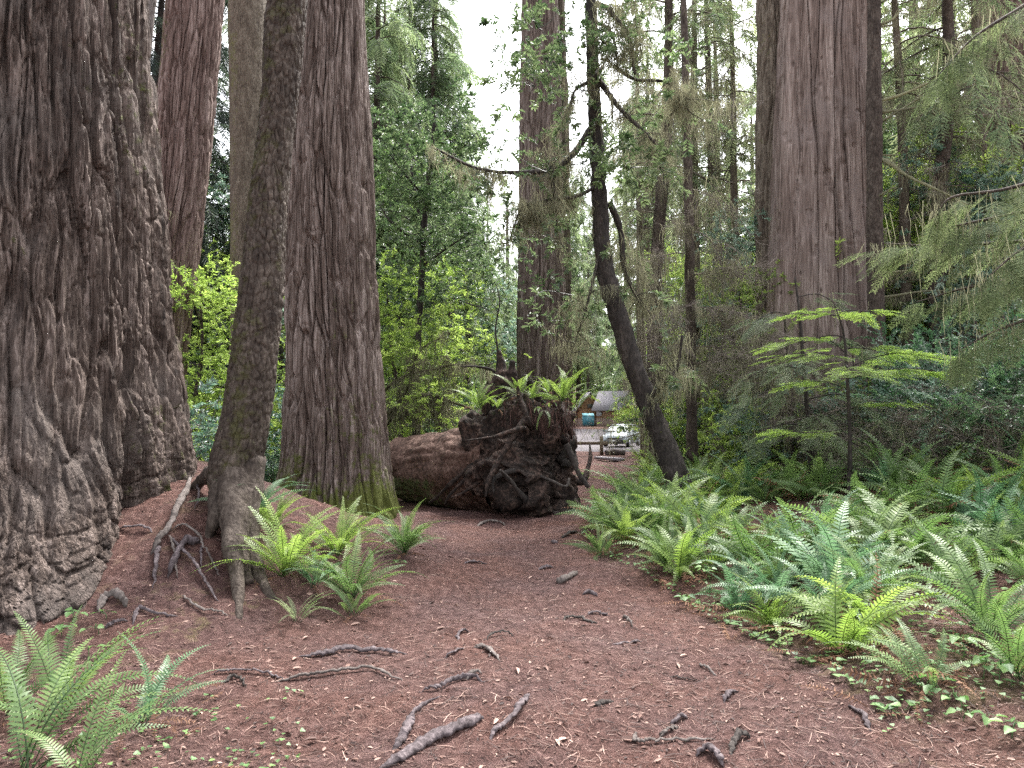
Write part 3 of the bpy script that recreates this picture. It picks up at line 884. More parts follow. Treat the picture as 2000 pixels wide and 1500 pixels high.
mid = hero("redwood_tree", "upright redwood with stringy vertical bark and yellow-green moss round its base, beside the cut log",
     [(0, 600, 700), (200, 584, 711), (400, 573, 721), (600, 570, 728), (800, 568, 742), (900, 566, 748), (975, 556, 756)], 11.9, 'redwood', M['redwood'], 520, 700, 11,
     lobes=((-150, .22, 25, .35), (-90, .25, 30, .35), (-30, .18, 22, .3), (60, .3, 40, .4)), moss=mossfn(.10, .95, .95, 12, crest=.07), top=3)

tall = hero("redwood_tree", "reddish redwood with straight fibrous bark leaning behind the giant redwood's edge",
     [(0, 335, 428), (150, 322, 415), (300, 305, 402), (500, 281, 378), (700, 266, 355), (900, 250, 345)], 16, 'redwood', M['redwood_red'], 300, 420, 21, moss=mossfn(.05, .1, 3, 22, side=190, amt=.42), top=4)

pale = hero("spruce_tree", "pale moss-coated straight trunk partly hidden behind the dark leaning trunk",
     [(0, 448, 520), (200, 450, 517), (400, 452, 514), (600, 452, 514), (850, 448, 518)], 20, 'fine', M['palemoss'], 200, 420, 31, moss=mossfn(.45, 0, 1, 32, side=150, amt=.2), top=4)

back = hero("redwood_tree", "tall redwood standing behind the upturned root plate, next to the sky gap",
     [(0, 1022, 1086), (200, 1018, 1093), (400, 1017, 1096), (600, 1014, 1100), (760, 1012, 1104), (860, 1010, 1108)], 27, 'redwood', M['redwood'], 300, 420, 41, moss=mossfn(.16, .0, 3, 42, side=-20, amt=.1), top=5)
back2 = hero("redwood_tree", "narrow lichen-grey trunk pressed against the redwood behind the root plate",
     [(0, 1084, 1100), (200, 1086, 1106), (400, 1087, 1109), (740, 1088, 1114), (860, 1088, 1117)], 27.6, 'redwood', M['palemoss'], 160, 320, 43, moss=mossfn(.38, .0, 3, 44), top=5)

snag = hero("redwood_tree", "huge weathered grey-pink trunk with vertical cracks, bark mostly gone, above the fern bed",
     [(0, 1528, 1680), (150, 1521, 1683), (300, 1514, 1688), (500, 1508, 1694), (700, 1500, 1700), (860, 1478, 1715)], 17, 'snag', M['snag'], 420, 520, 51,
     lobes=((-150, .18, 12, 60), (-128, .05, 6, 60)), moss=mossfn(.12, .35, .7, 52), top=4)
lobe_l = hero("redwood_tree", "narrow furrowed trunk fused to the huge weathered trunk's side, darker and mossier",
     [(0, 1486, 1532), (200, 1485, 1532), (400, 1484, 1532), (700, 1478, 1532), (860, 1455, 1540)], 17.2, 'redwood', M['palemoss'], 200, 380, 55, moss=mossfn(.30, .25, 1.5, 56), top=4)

slim = hero("hemlock_tree", "slim dark straight trunk standing just beside the huge weathered trunk",
     [(0, 1696, 1718), (300, 1694, 1721), (700, 1696, 1727), (900, 1694, 1730)], 15, 'fine', M['mossbark'], 90, 320, 61, moss=mossfn(.22, 0, 1, 62), top=4)
far_r = hero("redwood_tree", "large reddish redwood at the fern bed's far side, half behind drooping hemlock boughs",
     [(0, 1914, 2040), (200, 1920, 2050), (450, 1938, 2075), (700, 1955, 2110), (860, 1950, 2130)], 20, 'redwood', M['redwood_red'], 300, 420, 71, moss=mossfn(.05, .1, 2, 72), flute=.08, top=4)
thin = hero("spruce_tree", "thin bare grey trunk leaning between the giant redwood and the reddish redwood",
     [(0, 284, 305), (150, 266, 288), (300, 243, 264), (450, 226, 250), (860, 170, 200)], 14, 'fine', M['greybark'], 70, 300, 81, moss=mossfn(.12, 0, 1, 82), top=4)
for e_, z0_, az_, n_ in ((slim, 3.2, -30, 7), (thin, 3.5, 20, 4)):                     # mossy stub branches
    for k in range(n_):
        g = Geo(); a = R(rng.uniform(-60, 40)); L = rng.uniform(.5, 1.7); zz = z0_ + k * .75 + rng.uniform(-.2, .2)
        P = wander((0, 0, zz), (math.cos(a), math.sin(a), .25), L, 8, .08, 0)
        tube(g, P, np.linspace(.03, .012, 8), 6, .75, True, .3, k, 9); moss_on(g, P, 9, 'moss', .8)
        o = g.build("branch", M['moss'], e_)

# the leaning dark trunk with legs of root
lean = hero("spruce_tree", "dark moss-felted trunk leaning over the path on splayed roots",
     [(0, 527, 600), (200, 510, 580), (400, 489, 559), (600, 465, 546), (800, 437, 525), (900, 414, 510), (960, 414, 504), (1005, 430, 498)], 6.7, 'fine', M['mossbark'], 300, 560, 91, moss=mossfn(.42, .0, 1, 92, side=200, amt=.13), top=3, sink=.05)
lx, ly, lz = lean.location
def legs(parent, specs, mat=None, moss=.28, name="root"):
    for (pts, r0_, r1_) in specs:
        g = Geo(); W_ = [at(*p) for p in pts]
        P = smooth_path(W_, 8 * len(pts)) - np.array(parent.location)
        tube(g, P, r1_ + (r0_ - r1_) * (1 - np.linspace(0, 1, len(P))) ** 1.6, 14, np.linspace(moss + .1, moss - .2, len(P)).repeat(14), True, .22, len(pts) + int(r0_ * 1000), 6)
        g.build(name, mat or M['mossbark'], parent, smooth=True)
def gY(px, py): return gp(px, py).y
legs(lean, [([(445, 900, 6.7), (428, 970, 6.5), (418, 1015, 6.35), (408, 1050, gY(408, 1052)), (404, 1085, gY(408, 1060))], .12, .03),
            ([(465, 900, 6.68), (455, 980, 6.4), (455, 1050, 6.15), (462, 1110, 5.95), (465, 1165, gY(465, 1172)), (467, 1205, gY(467, 1205)), (468, 1225, gY(468, 1205) - .03)], .15, .022),
            ([(488, 900, 6.7), (484, 990, 6.5), (488, 1060, 6.35), (500, 1110, 6.2), (522, 1155, gY(522, 1158)), (540, 1182, gY(540, 1176)), (556, 1215, gY(545, 1190))], .14, .022),
            ([(452, 885, 6.75), (420, 920, 6.9), (392, 940, 7.2), (375, 962, 7.3)], .12, .05),
            ([(475, 960, 6.5), (472, 1040, 6.3), (478, 1100, 6.1), (486, 1140, gY(486, 1145))], .09, .04),
            ([(440, 960, 6.5), (436, 1010, 6.35), (442, 1050, 6.2), (440, 1090, gY(440, 1095))], .06, .02),
            ([(482, 900, 7.0), (502, 985, 7.0), (512, 1040, 7.0)], .16, .06)])

# exposed roots on the mound between the giant and the leaning trunk
mound_roots = [
    ("thick grey root forking down the mound from a torn stub", [(372, 930), (362, 975), (345, 1010), (330, 1045), (308, 1075), (296, 1088)], 22, 16, .10),
    ("short root leg dropping from the forked grey root", [(312, 1072), (306, 1100), (300, 1150)], 15, 9, .05),
    ("long thin root running across the mound towards the path", [(330, 1048), (352, 1082), (378, 1115), (400, 1145), (428, 1175)], 11, 9, .07),
    ("straight pale root hanging beside the forked grey root", [(330, 1052), (340, 1095), (346, 1140)], 8, 7, .06),
    ("arched thick root humping out of the mound", [(392, 1060), (380, 1068), (362, 1072), (348, 1090), (335, 1115), (328, 1130)], 24, 26, .06),
    ("horizontal root under the giant's buttress", [(232, 1038), (265, 1040), (300, 1042)], 10, 10, .05),
    ("root bending over from the forked grey root to the splayed trunk roots", [(332, 1042), (360, 1036), (385, 1055), (398, 1085), (420, 1115), (428, 1130)], 9, 7, .06),
    ("fine root drooping from the torn stub", [(378, 945), (386, 965), (388, 985), (380, 1002)], 6, 5, .09),
    ("vertical root strand beneath the arched thick root", [(394, 1068), (393, 1095), (392, 1115)], 7, 6, .05),
    ("dark curled root hooped beside the giant's foot", [(192, 1198), (200, 1180), (222, 1170), (240, 1178), (247, 1190)], 20, 22, .05),
    ("kinked root below the dark curled root", [(258, 1222), (270, 1198), (300, 1203), (350, 1208)], 11, 7, .03),
    ("broken root lying on duff near the dark curled root", [(205, 1232), (225, 1222), (250, 1215)], 12, 9, .03),
    ("sliver of root half buried below the mound", [(352, 1165), (385, 1190), (420, 1200), (448, 1208)], 6, 8, .03),
]
def ground_root(pts, w0, w1, lift, label, name="tree_root", cat="root", mat=None, seed=0, group=None, tint=None):
    """a root lying half sunk in the ground along photo points; w = its width in photo pixels; lift in metres"""
    W_ = [gp(*p) for p in pts]
    P = smooth_path(W_, 7 * len(pts)); n = len(P)
    s = np.linspace(0, 1, n)
    Yd = np.linalg.norm(P[:, :2], axis=1)
    rad = np.interp(s, [0, 1], [w0, w1]) * .44 / F_PX * Yd
    rr = np.random.default_rng(seed + int(pts[0][0] * 3 + pts[0][1]))
    P[:, 2] = ground_np(P[:, 0], P[:, 1]) + lift * np.sin(s * PI) ** .6 + rad * .02 - .6 * rad * (1 - np.minimum(1, np.minimum(s, 1 - s) / .1))
    P += rr.normal(0, .004, P.shape)
    rad = rad * (1 + .09 * np.convolve(rr.normal(0, 1, n + 4), np.ones(5) / 2.2, 'valid')) * (0.2 + 0.8 * np.minimum(1, np.minimum(s, 1 - s) / .16))
    b = P[n // 2].copy(); g = Geo()
    tube(g, P - b, rad, 11, .12 if tint is None else tint, True, .17, seed + n, 18, .62)
    o = g.build(name, mat or M['root'], smooth=True, loc=b)
    return tag(o, label, cat, group)
for k, (lb, pts, w0, w1, lf) in enumerate(mound_roots):
    ground_root(pts, w0 * .72, w1 * .72, lf * .8, lb, seed=k, mat=M['root'] if k % 3 else M['greybark'], group="exposed roots on the mound")

path_roots = [
    ("dark bowed root lying across the path, smooth-topped", [(575, 1284), (620, 1283), (650, 1280), (680, 1273), (730, 1275), (765, 1281), (798, 1281)], 8, 9, .030, 11),
    ("long peaked root across the path below the dark bowed one", [(535, 1333), (580, 1331), (625, 1325), (680, 1316), (725, 1312), (755, 1322), (792, 1332)], 8, 7, .028, 8),
    ("thin forked root near the lowest left-hand ferns", [(405, 1322), (440, 1318), (470, 1316), (500, 1320), (535, 1326), (560, 1331)], 7, 6, .02, 0),
    ("short twig-like root beside the thin forked root", [(430, 1338), (452, 1330), (470, 1332), (482, 1348)], 8, 6, .02, 0),
    ("gnarled split root in the middle of the path", [(818, 1353), (840, 1350), (862, 1346), (885, 1336), (915, 1328), (945, 1334)], 8, 12, .025, 0),
    ("blackened knot of root just above the gnarled split root", [(905, 1330), (925, 1322), (942, 1318)], 10, 8, .02, 0),
    ("thickest grey root, rising diagonally to a blunt knob", [(735, 1512), (790, 1480), (840, 1452), (890, 1428), (925, 1412), (948, 1405)], 30, 22, .02, 0),
    ("smooth lilac-grey root bending beside the thickest root", [(768, 1475), (785, 1445), (800, 1418), (803, 1402), (820, 1388), (868, 1358)], 24, 8, .015, 0),
    ("weathered grey stick-like root with a cracked end", [(952, 1448), (978, 1428), (1005, 1405), (1022, 1382), (1034, 1352)], 17, 13, .03, 0),
    ("stubby root lump between the bowed root and the gnarled root", [(925, 1266), (945, 1268), (962, 1280), (975, 1292)], 14, 8, .02, 0),
    ("slim slanted root beside the stubby lump", [(868, 1290), (890, 1278), (908, 1266)], 6, 5, .015, 0),
    ("arched small root in the middle distance of the path", [(950, 1252), (965, 1243), (985, 1240), (1005, 1246)], 7, 5, .03, 0),
    ("small hooked root above the stubby lump", [(893, 1249), (900, 1238), (917, 1236)], 7, 6, .02, 0),
    ("long low root along the bottom of the path", [(1240, 1432), (1244, 1455), (1275, 1454), (1330, 1452), (1400, 1450)], 8, 7, .018, 0),
    ("dark broken root chunk at the bottom of the path", [(1358, 1478), (1380, 1472), (1400, 1486), (1412, 1502)], 18, 16, .03, 0),
    ("mossy curled root beside the dark broken chunk", [(1428, 1478), (1434, 1455), (1450, 1442), (1466, 1446)], 14, 12, .03, 0),
    ("grey root tip poking up on the open path", [(1415, 1374), (1425, 1360), (1442, 1353)], 12, 9, .02, 0),
    ("bone-shaped pale grey root at the fern bed's edge", [(1086, 1139), (1100, 1137), (1116, 1130), (1128, 1116)], 16, 12, .03, 0),
    ("small flat root just above the bone-shaped root", [(1050, 1114), (1065, 1110), (1080, 1113)], 8, 7, .02, 0),
    ("knuckled low root running level across the path", [(1098, 1213), (1118, 1209), (1145, 1214), (1166, 1219)], 8, 6, .015, 0),
    ("dark slot-like root beyond the knuckled root", [(1146, 1202), (1165, 1200), (1190, 1205)], 7, 7, .015, 0),
    ("forked root spike beside a hole in the path", [(1216, 1210), (1226, 1216), (1236, 1230)], 8, 5, .03, 0),
    ("mossed root bump beyond the dark slot-like root", [(1138, 1164), (1152, 1160), (1168, 1166)], 10, 8, .02, 0),
    ("thin dark root crossing bare duff on the open path", [(1308, 1325), (1340, 1330), (1372, 1335)], 5, 4, .012, 0),
    ("faint worn root ridge across the path", [(1195, 1258), (1225, 1258), (1256, 1253)], 8, 7, .006, 0),
    ("forked dark root flake in front of the root plate", [(930, 1027), (950, 1023), (968, 1022), (990, 1030)], 8, 6, .03, 0),
    ("thin dark root on the path beyond the left-hand ferns", [(905, 1102), (925, 1100), (952, 1103)], 7, 5, .02, 0),
    ("short dark root poking from the fern bed to the path", [(1096, 1052), (1112, 1047), (1128, 1041)], 9, 7, .03, 0),
    ("root stub near the foot of the bone-shaped root", [(1076, 1062), (1088, 1061)], 9, 7, .02, 0),
    ("small peeling stick on bare duff near the mossy fringe", [(1364, 1301), (1382, 1308), (1402, 1322)], 7, 4, .015, 0),
    ("grey splintered stick at the mossy fringe", [(1655, 1383), (1678, 1395), (1690, 1412), (1698, 1430)], 9, 12, .02, 0),
    ("low slab-like root in the trodden duff", [(1158, 1382), (1178, 1374), (1200, 1372)], 22, 12, .004, 0),
    ("bundle-like grey root end at the bottom of the path", [(1312, 1420), (1328, 1408), (1340, 1408)], 12, 14, .02, 0),
    ("twisted grey root below the bundle-like end", [(1288, 1442), (1305, 1432), (1322, 1424)], 9, 10, .015, 0),
]
for k, (lb, pts, w0, w1, lf, wm) in enumerate(path_roots):
    ground_root(pts, w0 + wm * .4, w1, lf, lb, seed=50 + k, mat=(M['root'], M['greybark'], M['root'], M['darkbark'])[k % 4] if k not in (0, 6, 7) else M['root'], group="roots crossing the path")

# ---------------------------------------------------------------- the cut log with its upturned root plate
LA, LB = np.array(at(786, 905, 14.3)), np.array(at(1008, 890, 12.9))
LA[2] = gz(*LA[:2]) + .58; LB[2] = gz(*LB[:2]) + .70
log = empty("fallen_log", tuple(((LA + LB) / 2) * np.array([1, 1, 0]) + np.array([0, 0, gz(*((LA + LB) / 2)[:2])])), "cut redwood log by the path with its dark upturned root plate, fern-topped", "log")
lo = np.array(log.location)
ax = norm(LB - LA); Lg = np.linalg.norm(LB - LA)
sx = norm(np.cross([0, 0, 1.0], ax)); uz = np.cross(ax, sx)
def surf(rows, prof, nseed, amp, scale, closed_a, mat, name, squash=1.0, tint=.15, ridge=0.0, n=220):
    """a body of revolution about the log's axis: prof = [(s along axis, radius)]"""
    pr = np.array(prof, float); t = np.concatenate([[0], np.cumsum(np.linalg.norm(np.diff(pr, axis=0), axis=1))])
    q = np.linspace(0, t[-1], rows); s_ = np.interp(q, t, pr[:, 0]); r_ = np.interp(q, t, pr[:, 1])
    a = np.arange(n) * 2 * PI / n
    A, S_ = np.meshgrid(a, s_); Rr = np.repeat(r_[:, None], n, 1)
    B = LA + S_[..., None] * ax + Rr[..., None] * (np.cos(A)[..., None] * sx + np.sin(A)[..., None] * uz * squash)
    Q = B.reshape(-1, 3)
    d = fbm3(Q * scale, 5, nseed, .55).reshape(A.shape)
    dirn = np.cos(A)[..., None] * sx + np.sin(A)[..., None] * uz * squash
    w = sstep(0, .25, Rr)
    al = np.abs(vn2((A / (2 * PI) * 26 + 1.2 * vn2(A / (2 * PI) * 5, S_ * 1.4, 3, 5)) % 26, S_ * 1.1, nseed + 5, 26)) if ridge else 0
    B = B + dirn * ((amp * d + ridge * al) * w)[..., None] + ax * (amp * .8 * fbm3(Q * scale * 1.1 + 31, 4, nseed + 9) .reshape(A.shape) * sstep(Lg * .75, Lg * 1.1, S_))[..., None]
    V = B.reshape(-1, 3) - lo
    i = np.arange(rows - 1)[:, None] * n; j = np.arange(n)[None]; j2 = (j + 1) % n
    F = np.stack([i + j, i + j2, i + n + j2, i + n + j], -1).reshape(-1, 4)
    g = Geo(); tt = tint(A, S_, B) if callable(tint) else np.full(A.shape, tint)
    g.add(V, F, tt.ravel())
    return g.build(name, mat, log, smooth=True)
def logmoss(A, S_, B):
    low = sstep(.72, .5, B[..., 2] - lo[2])
    return .12 + .62 * low * sstep(2.2, .9, S_)
surf(260, [(0, .02), (0, .52), (.04, .60), (.5, .64), (1.2, .70), (1.9, .80), (2.5, .95)], 5, .05, 2.2, True, M['logwood'], "log", .98, logmoss, ridge=.05, n=260)
surf(230, [(Lg * .70, .45), (Lg * .76, .80), (Lg * .86, .94), (Lg * .98, 1.02), (Lg * 1.14, 1.06), (Lg * 1.27, .98), (Lg * 1.34, .78), (Lg * 1.26, .45), (Lg * 1.22, .02)], 8, .36, 1.5, True, M['rotten'], "root_plate", 1.0,
     lambda A, S_, B: .10 + .30 * sstep(1.3, 1.7, B[..., 2] - lo[2]), ridge=.10, n=300)
rr = np.random.default_rng(77)
def plate_pt(a, rad, s): return LA + ax * s + rad * (math.cos(a) * sx + math.sin(a) * uz)
for k in range(14):                                             # roots radiating over and out of the plate
    a = k * 2.4 + rr.normal(0, .2); s0 = Lg * rr.uniform(1.08, 1.3); tip = rr.uniform(1.0, 1.3)
    p = plate_pt(a, rr.uniform(.35, .7), s0 + .12); q = plate_pt(a + rr.normal(0, .3), tip, s0 + rr.normal(.05, .2)); m = plate_pt(a + rr.normal(0, .4), tip * .75, s0 + rr.uniform(.2, .4))
    q[2] = max(q[2], gz(q[0], q[1]) - .05); g = Geo()
    P = smooth_path([p, m, q, q + (q - m) * .35 + rr.normal(0, .12, 3)], 22) - lo
    tube(g, P, np.linspace(rr.uniform(.04, .10), .018, 22), 8, .2, True, .35, k, 7)
    g.build("root", M['rotten'] if k % 4 else M['darkbark'], log, smooth=True)
def px_root(pts, r0, r1, mat=None, name="root", bump=.35):
    g = Geo(); P = smooth_path([at(*p) for p in pts], 9 * len(pts)) - lo
    tube(g, P, np.linspace(r0, r1, len(P)), 10, .15, True, bump, int(pts[0][0]), 7); g.build(name, mat or M['rotten'], log, smooth=True)
px_root([(960, 880, 12.6), (972, 930, 12.2), (985, 968, 11.9), (1003, 992, 11.7)], .30, .13, bump=.65)                 # the root leg reaching to the path
px_root([(955, 880, 12.5), (925, 905, 12.3), (880, 945, 12.2), (852, 972, 12.3), (838, 982, 12.35)], .05, .014)
px_root([(950, 900, 12.4), (915, 930, 12.2), (880, 965, 12.1), (868, 985, 12.1)], .035, .012)
px_root([(958, 915, 12.3), (935, 940, 12.1), (905, 962, 12.0), (880, 972, 12.0)], .04, .01)
px_root([(1105, 868, 11.95), (1118, 895, 11.9), (1130, 925, 11.9), (1150, 952, 11.85)], .055, .03, M['darkbark'])
px_root([(1045, 925, 11.9), (1075, 938, 11.8), (1105, 950, 11.8), (1112, 935, 11.9)], .03, .025, M['darkbark'])
px_root([(968, 790, 12.9), (976, 750, 12.9), (980, 720, 12.95), (975, 685, 13)], .24, .03, name="splinter")
px_root([(985, 790, 13.0), (996, 745, 13.0), (1002, 705, 13.0)], .20, .05, name="splinter")
px_root([(957, 805, 12.7), (945, 785, 12.7), (936, 770, 12.7)], .13, .05, name="splinter")
px_root([(1055, 790, 13.0), (1042, 760, 13.0), (1026, 737, 13.0), (1015, 750, 13.0)], .10, .04, name="splinter")
px_root([(970, 730, 13.0), (972, 690, 13.0), (968, 640, 13.0), (976, 590, 13.0), (970, 560, 13.0)], .022, .008, M['darkbark'], "sapling_stem", .1)
px_root([(975, 740, 13.0), (960, 722, 13.0), (930, 716, 13.0), (900, 716, 13.1)], .03, .012, M['darkbark'], "sapling_stem", .1)
g = Geo()                                                       # curtains of fine red rootlets on the plate
for k in range(260):
    px = rr.uniform(940, 1130); py = rr.uniform(780, 835); p = np.array(at(px, py, 12.75 - (px - 960) / 170 * .8 - rr.uniform(0, .35)))
    L = rr.uniform(.08, .38); d = rr.normal(0, .25, 3); d[2] = -1
    tube(g, wander(p, d, L, 5, .15, .2, rr) - lo, np.linspace(.006, .003, 5), 3, rr.uniform(0, .9), False)
g.build("rootlets", M['rootlet'], log)
# ---------------------------------------------------------------- forest: kinds of tree built once, copied with labels of their own
SP['far'] = [spray_needle(160 + k, 1.3, 8, .55, .10, .25) for k in range(3)]
SP['mid'] = [spray_needle(170 + k, .95, 11, .34, .036, .25) for k in range(4)]
SP['middroop'] = [spray_needle(180 + k, 1.0, 12, .34, .032, .6) for k in range(4)]
SP['farleaf'] = [spray_broad(190 + k, 9, .6, .20, .085, 4) for k in range(3)]

def assemble(name, loc, label, cat, group, parts, rz=0, sc=1.0):
    e = empty(name, loc, label, cat, group, rz, sc)
    for pn, g, m in parts:
        if g.n: g.build(pn, m, e, smooth=pn == "trunk")
    return e

PROTO = {}
def proto(key, fn):
    if key not in PROTO: PROTO[key] = [fn, None]
def plant(key, name, loc, label, cat, group=None, rz=None, sc=1.0):
    """first use builds the kind, later uses copy the thing and each of its parts"""
    fn, e = PROTO[key]
    rz = rng.uniform(0, 2 * PI) if rz is None else rz
    if e is None:
        e = assemble(name, loc, label, cat, group, fn(), rz, sc); PROTO[key][1] = e
        return e
    c = copy_tree(e); c.name = name; c.location = loc; c.rotation_euler = (0, 0, rz); c.scale = (sc, sc, sc)
    if "group" in c and not group: del c["group"]
    tag(c, label, cat, group)
    return c

def con_parts(bark, leaf, *a, mossm='moss', **k):
    def f():
        T, C, Mo, Db = conifer(*a, **k)
        return [("trunk", T, M[bark]), ("crown", C, M[leaf]), ("hanging_moss", Mo, M[mossm]), ("dead_branches", Db, M['twig'])]
    return f
def bro_parts(bark, leaf, *a, **k):
    def f():
        T, C, Mo = broadleaf(*a, **k)
        return [("trunk", T, M[bark]), ("crown", C, M[leaf]), ("hanging_moss", Mo, M['moss'])]
    return f
def shr_parts(bark, leaf, *a, **k):
    def f():
        T, C = shrub(*a, **k)
        return [("stems", T, M[bark]), ("foliage", C, M[leaf])]
    return f

proto('far1', con_parts('greybark', 'needle', 36, .5, .10, 65, 5.0, .30, 'far', 1.0, 5, 1))
proto('far2', con_parts('darkbark', 'greyneedle', 30, .4, .08, 62, 4.2, .45, 'far', 1.0, 5, 2))
proto('far3', con_parts('redwood_red', 'needle', 44, .9, .22, 62, 4.5, .35, 'far', 1.05, 5, 3))
proto('farb1', bro_parts('greybark', 'broad', 12, .22, 13, 4.2, 'farleaf', 950, 4, .12, None, 1.5))
proto('farb2', bro_parts('greybark', 'lime', 9, .16, 11, 3.6, 'farleaf', 750, 5, .10, None, 1.4))
proto('con1', con_parts('mossbark', 'needle', 27, .26, .10, 95, 3.2, .40, 'mid', 1.0, 9, 6, 2.0, 10))
proto('con2', con_parts('darkbark', 'greyneedle', 24, .20, .08, 80, 2.8, .60, 'middroop', 1.0, 9, 7, 3.0, 16))
proto('con3', con_parts('mossbark', 'needle', 26, .24, .36, 75, 3.2, .40, 'mid', 1.0, 9, 26, 1.0, 8))
proto('con4', con_parts('mossbark', 'needle', 25, .20, .24, 130, 3.0, .55, 'middroop', 1.15, 13, 27))
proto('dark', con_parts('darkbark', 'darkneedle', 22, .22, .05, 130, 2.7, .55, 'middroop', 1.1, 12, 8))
proto('mossy1', con_parts('mossbark', 'needle', 19, .19, .40, 34, 2.4, .70, 'middroop', .9, 7, 9, 4.0, 30, (.4, .2)))
proto('mossy2', con_parts('palemoss', 'greyneedle', 17, .15, .48, 28, 2.2, .70, 'middroop', .9, 7, 10, 4.0, 28, (-.3, .1)))
proto('tan1', bro_parts('darkbark', 'tanleaf', 9.5, .14, 12, 2.9, 'broadbig', 1050, 11, .12, None, 1.05, .70, 2.0))
proto('tan2', bro_parts('greybark', 'bluebroad', 7.5, .11, 11, 2.6, 'broadbig', 950, 12, .10, None, 1.0, .70, 1.0))
proto('tan3', bro_parts('mossbark', 'lime', 6.5, .10, 10, 2.4, 'broad', 950, 13, .08, None, 1.0, .95))
proto('tan4', bro_parts('darkbark', 'broad', 12.5, .17, 15, 3.2, 'broadbig', 1350, 14, .18, None, 1.15, .70, 3.0))
proto('huck1', shr_parts('darkbark', 'huckle', 2.0, 1.1, 'huckle', 11, 520, 15))
proto('huck2', shr_parts('darkbark', 'bluebroad', 1.7, 1.2, 'huckle', 11, 480, 16, 1.05))
proto('limeb', shr_parts('mossbark', 'lime', 2.1, 1.3, 'broad', 10, 420, 17, .8))
proto('rhodo', shr_parts('greybark', 'bluebroad', 2.6, 1.4, 'broadbig', 8, 200, 18, .75))
proto('dead1', shr_parts('twig', 'greyneedle', 1.5, 1.3, 'moss', 9, 40, 19, .7, 90))
proto('dead2', shr_parts('twig', 'moss', 2.0, 1.5, 'mosslong', 9, 60, 20, .6, 110))

LAND = [(60, "behind the giant redwood"), (270, "between the giant redwood and the reddish redwood"), (400, "between the reddish redwood and the dark leaning trunk"),
        (570, "between the leaning trunk and the moss-footed redwood"), (760, "beside the moss-footed redwood"), (900, "above the cut log"), (1010, "behind the upturned root plate"), (1120, "beside the redwood behind the root plate"),
        (1240, "behind the dark curved trunk"), (1420, "among slim mossy trunks"), (1560, "before the huge weathered trunk"), (1720, "behind the huge weathered trunk"), (1880, "beyond the fern bed"), (2300, "at the reddish redwood past the fern bed")]
def where(px):
    return min(LAND, key=lambda q: abs(q[0] - px))[1]

def put(key, name, px, Y, look, cat, sc=1.0, rz=None, dz=0.0):
    x = (px - CX) / F_PX * Y
    lb = look + " " + where(px)
    return plant(key, name, (x, Y, gz(x, Y) + dz), lb, cat, lb, rz, sc)

# far conifers and broadleaf trees beyond the parking lot
k = 0
for px in (-120, 20, 110, 215, 300, 385, 460, 540, 640, 745, 800, 1075, 1140, 1210, 1290, 1365, 1440, 1520, 1600, 1690, 1760, 1840, 1920, 2010, 2120):
    Y = 70 + (k * 37 % 40) + (35 if 1100 < px < 1280 else 0); sc = (.95 if not 700 < px < 1250 else (.62 if px > 1000 else .75)) * rng.uniform(.85, 1.1)
    put(('far1', 'far2', 'far3')[k % 3], "conifer_tree", px, Y, ("tall pale green far-off conifer", "grey-green far-off conifer", "far-off redwood with high crown")[k % 3], "tree", sc); k += 1
for px in (250, 480, 560, 650, 760, 840, 900, 945, 975, 1005, 1060, 1130, 1190, 1250, 1330, 1410, 1560, 1740, 1860):
    Y = 86 + (k * 29 % 25); put(('farb1', 'farb2')[k % 2], "broadleaf_tree", px, Y, ("rounded mid-green far-off tree", "bright lime far-off tree")[k % 2], "tree", rng.uniform(.85, 1.35)); k += 1
for px, Y, sc in ((990, 105, 1.0), (952, 118, 1.05), (1022, 122, 1.0), (1142, 118, .95), (1170, 108, .85), (1225, 84, 1.0), (1262, 70, .9), (1305, 92, 1.1), (1345, 66, .9), (1390, 80, 1.0), (1430, 62, .85), (1475, 76, 1.0), (1510, 60, .9), (1555, 72, 1.0), (1735, 64, .95), (1790, 58, .9), (1850, 70, 1.0), (1905, 56, .9)):
    put('far1', "conifer_tree", px, Y, "tall pale green far-off conifer", "tree", sc)
# the wooded slope beyond, one mass of leaves
g = Geo(); r_ = np.random.default_rng(5); n_ = 5200
yy = r_.uniform(112, 170, n_); xx = r_.uniform(-.85, .85, n_) * yy
hh = (9 + 5 * fbm2(xx * .06, yy * .06, 3, 71)) * sstep(0, 1, r_.uniform(0, 1, n_) ** .6 + .05)
pp = np.stack([xx, yy, ground_np(xx, yy) + hh], 1)
scatter(g, 'farleaf', pp, norm(r_.normal(0, 1, (n_, 3)) + [0, -.3, .5]), np.array([0, 0, 1]) + r_.normal(0, .4, (n_, 3)), 3.2, .5 + .2 * fbm2(xx * .15, yy * .15, 2, 72), .1, .3, r_)
tag(g.build("far_woodland", M['lime']), "far-off bright green wooded slope beyond the parking lot", "woodland", kind="stuff")
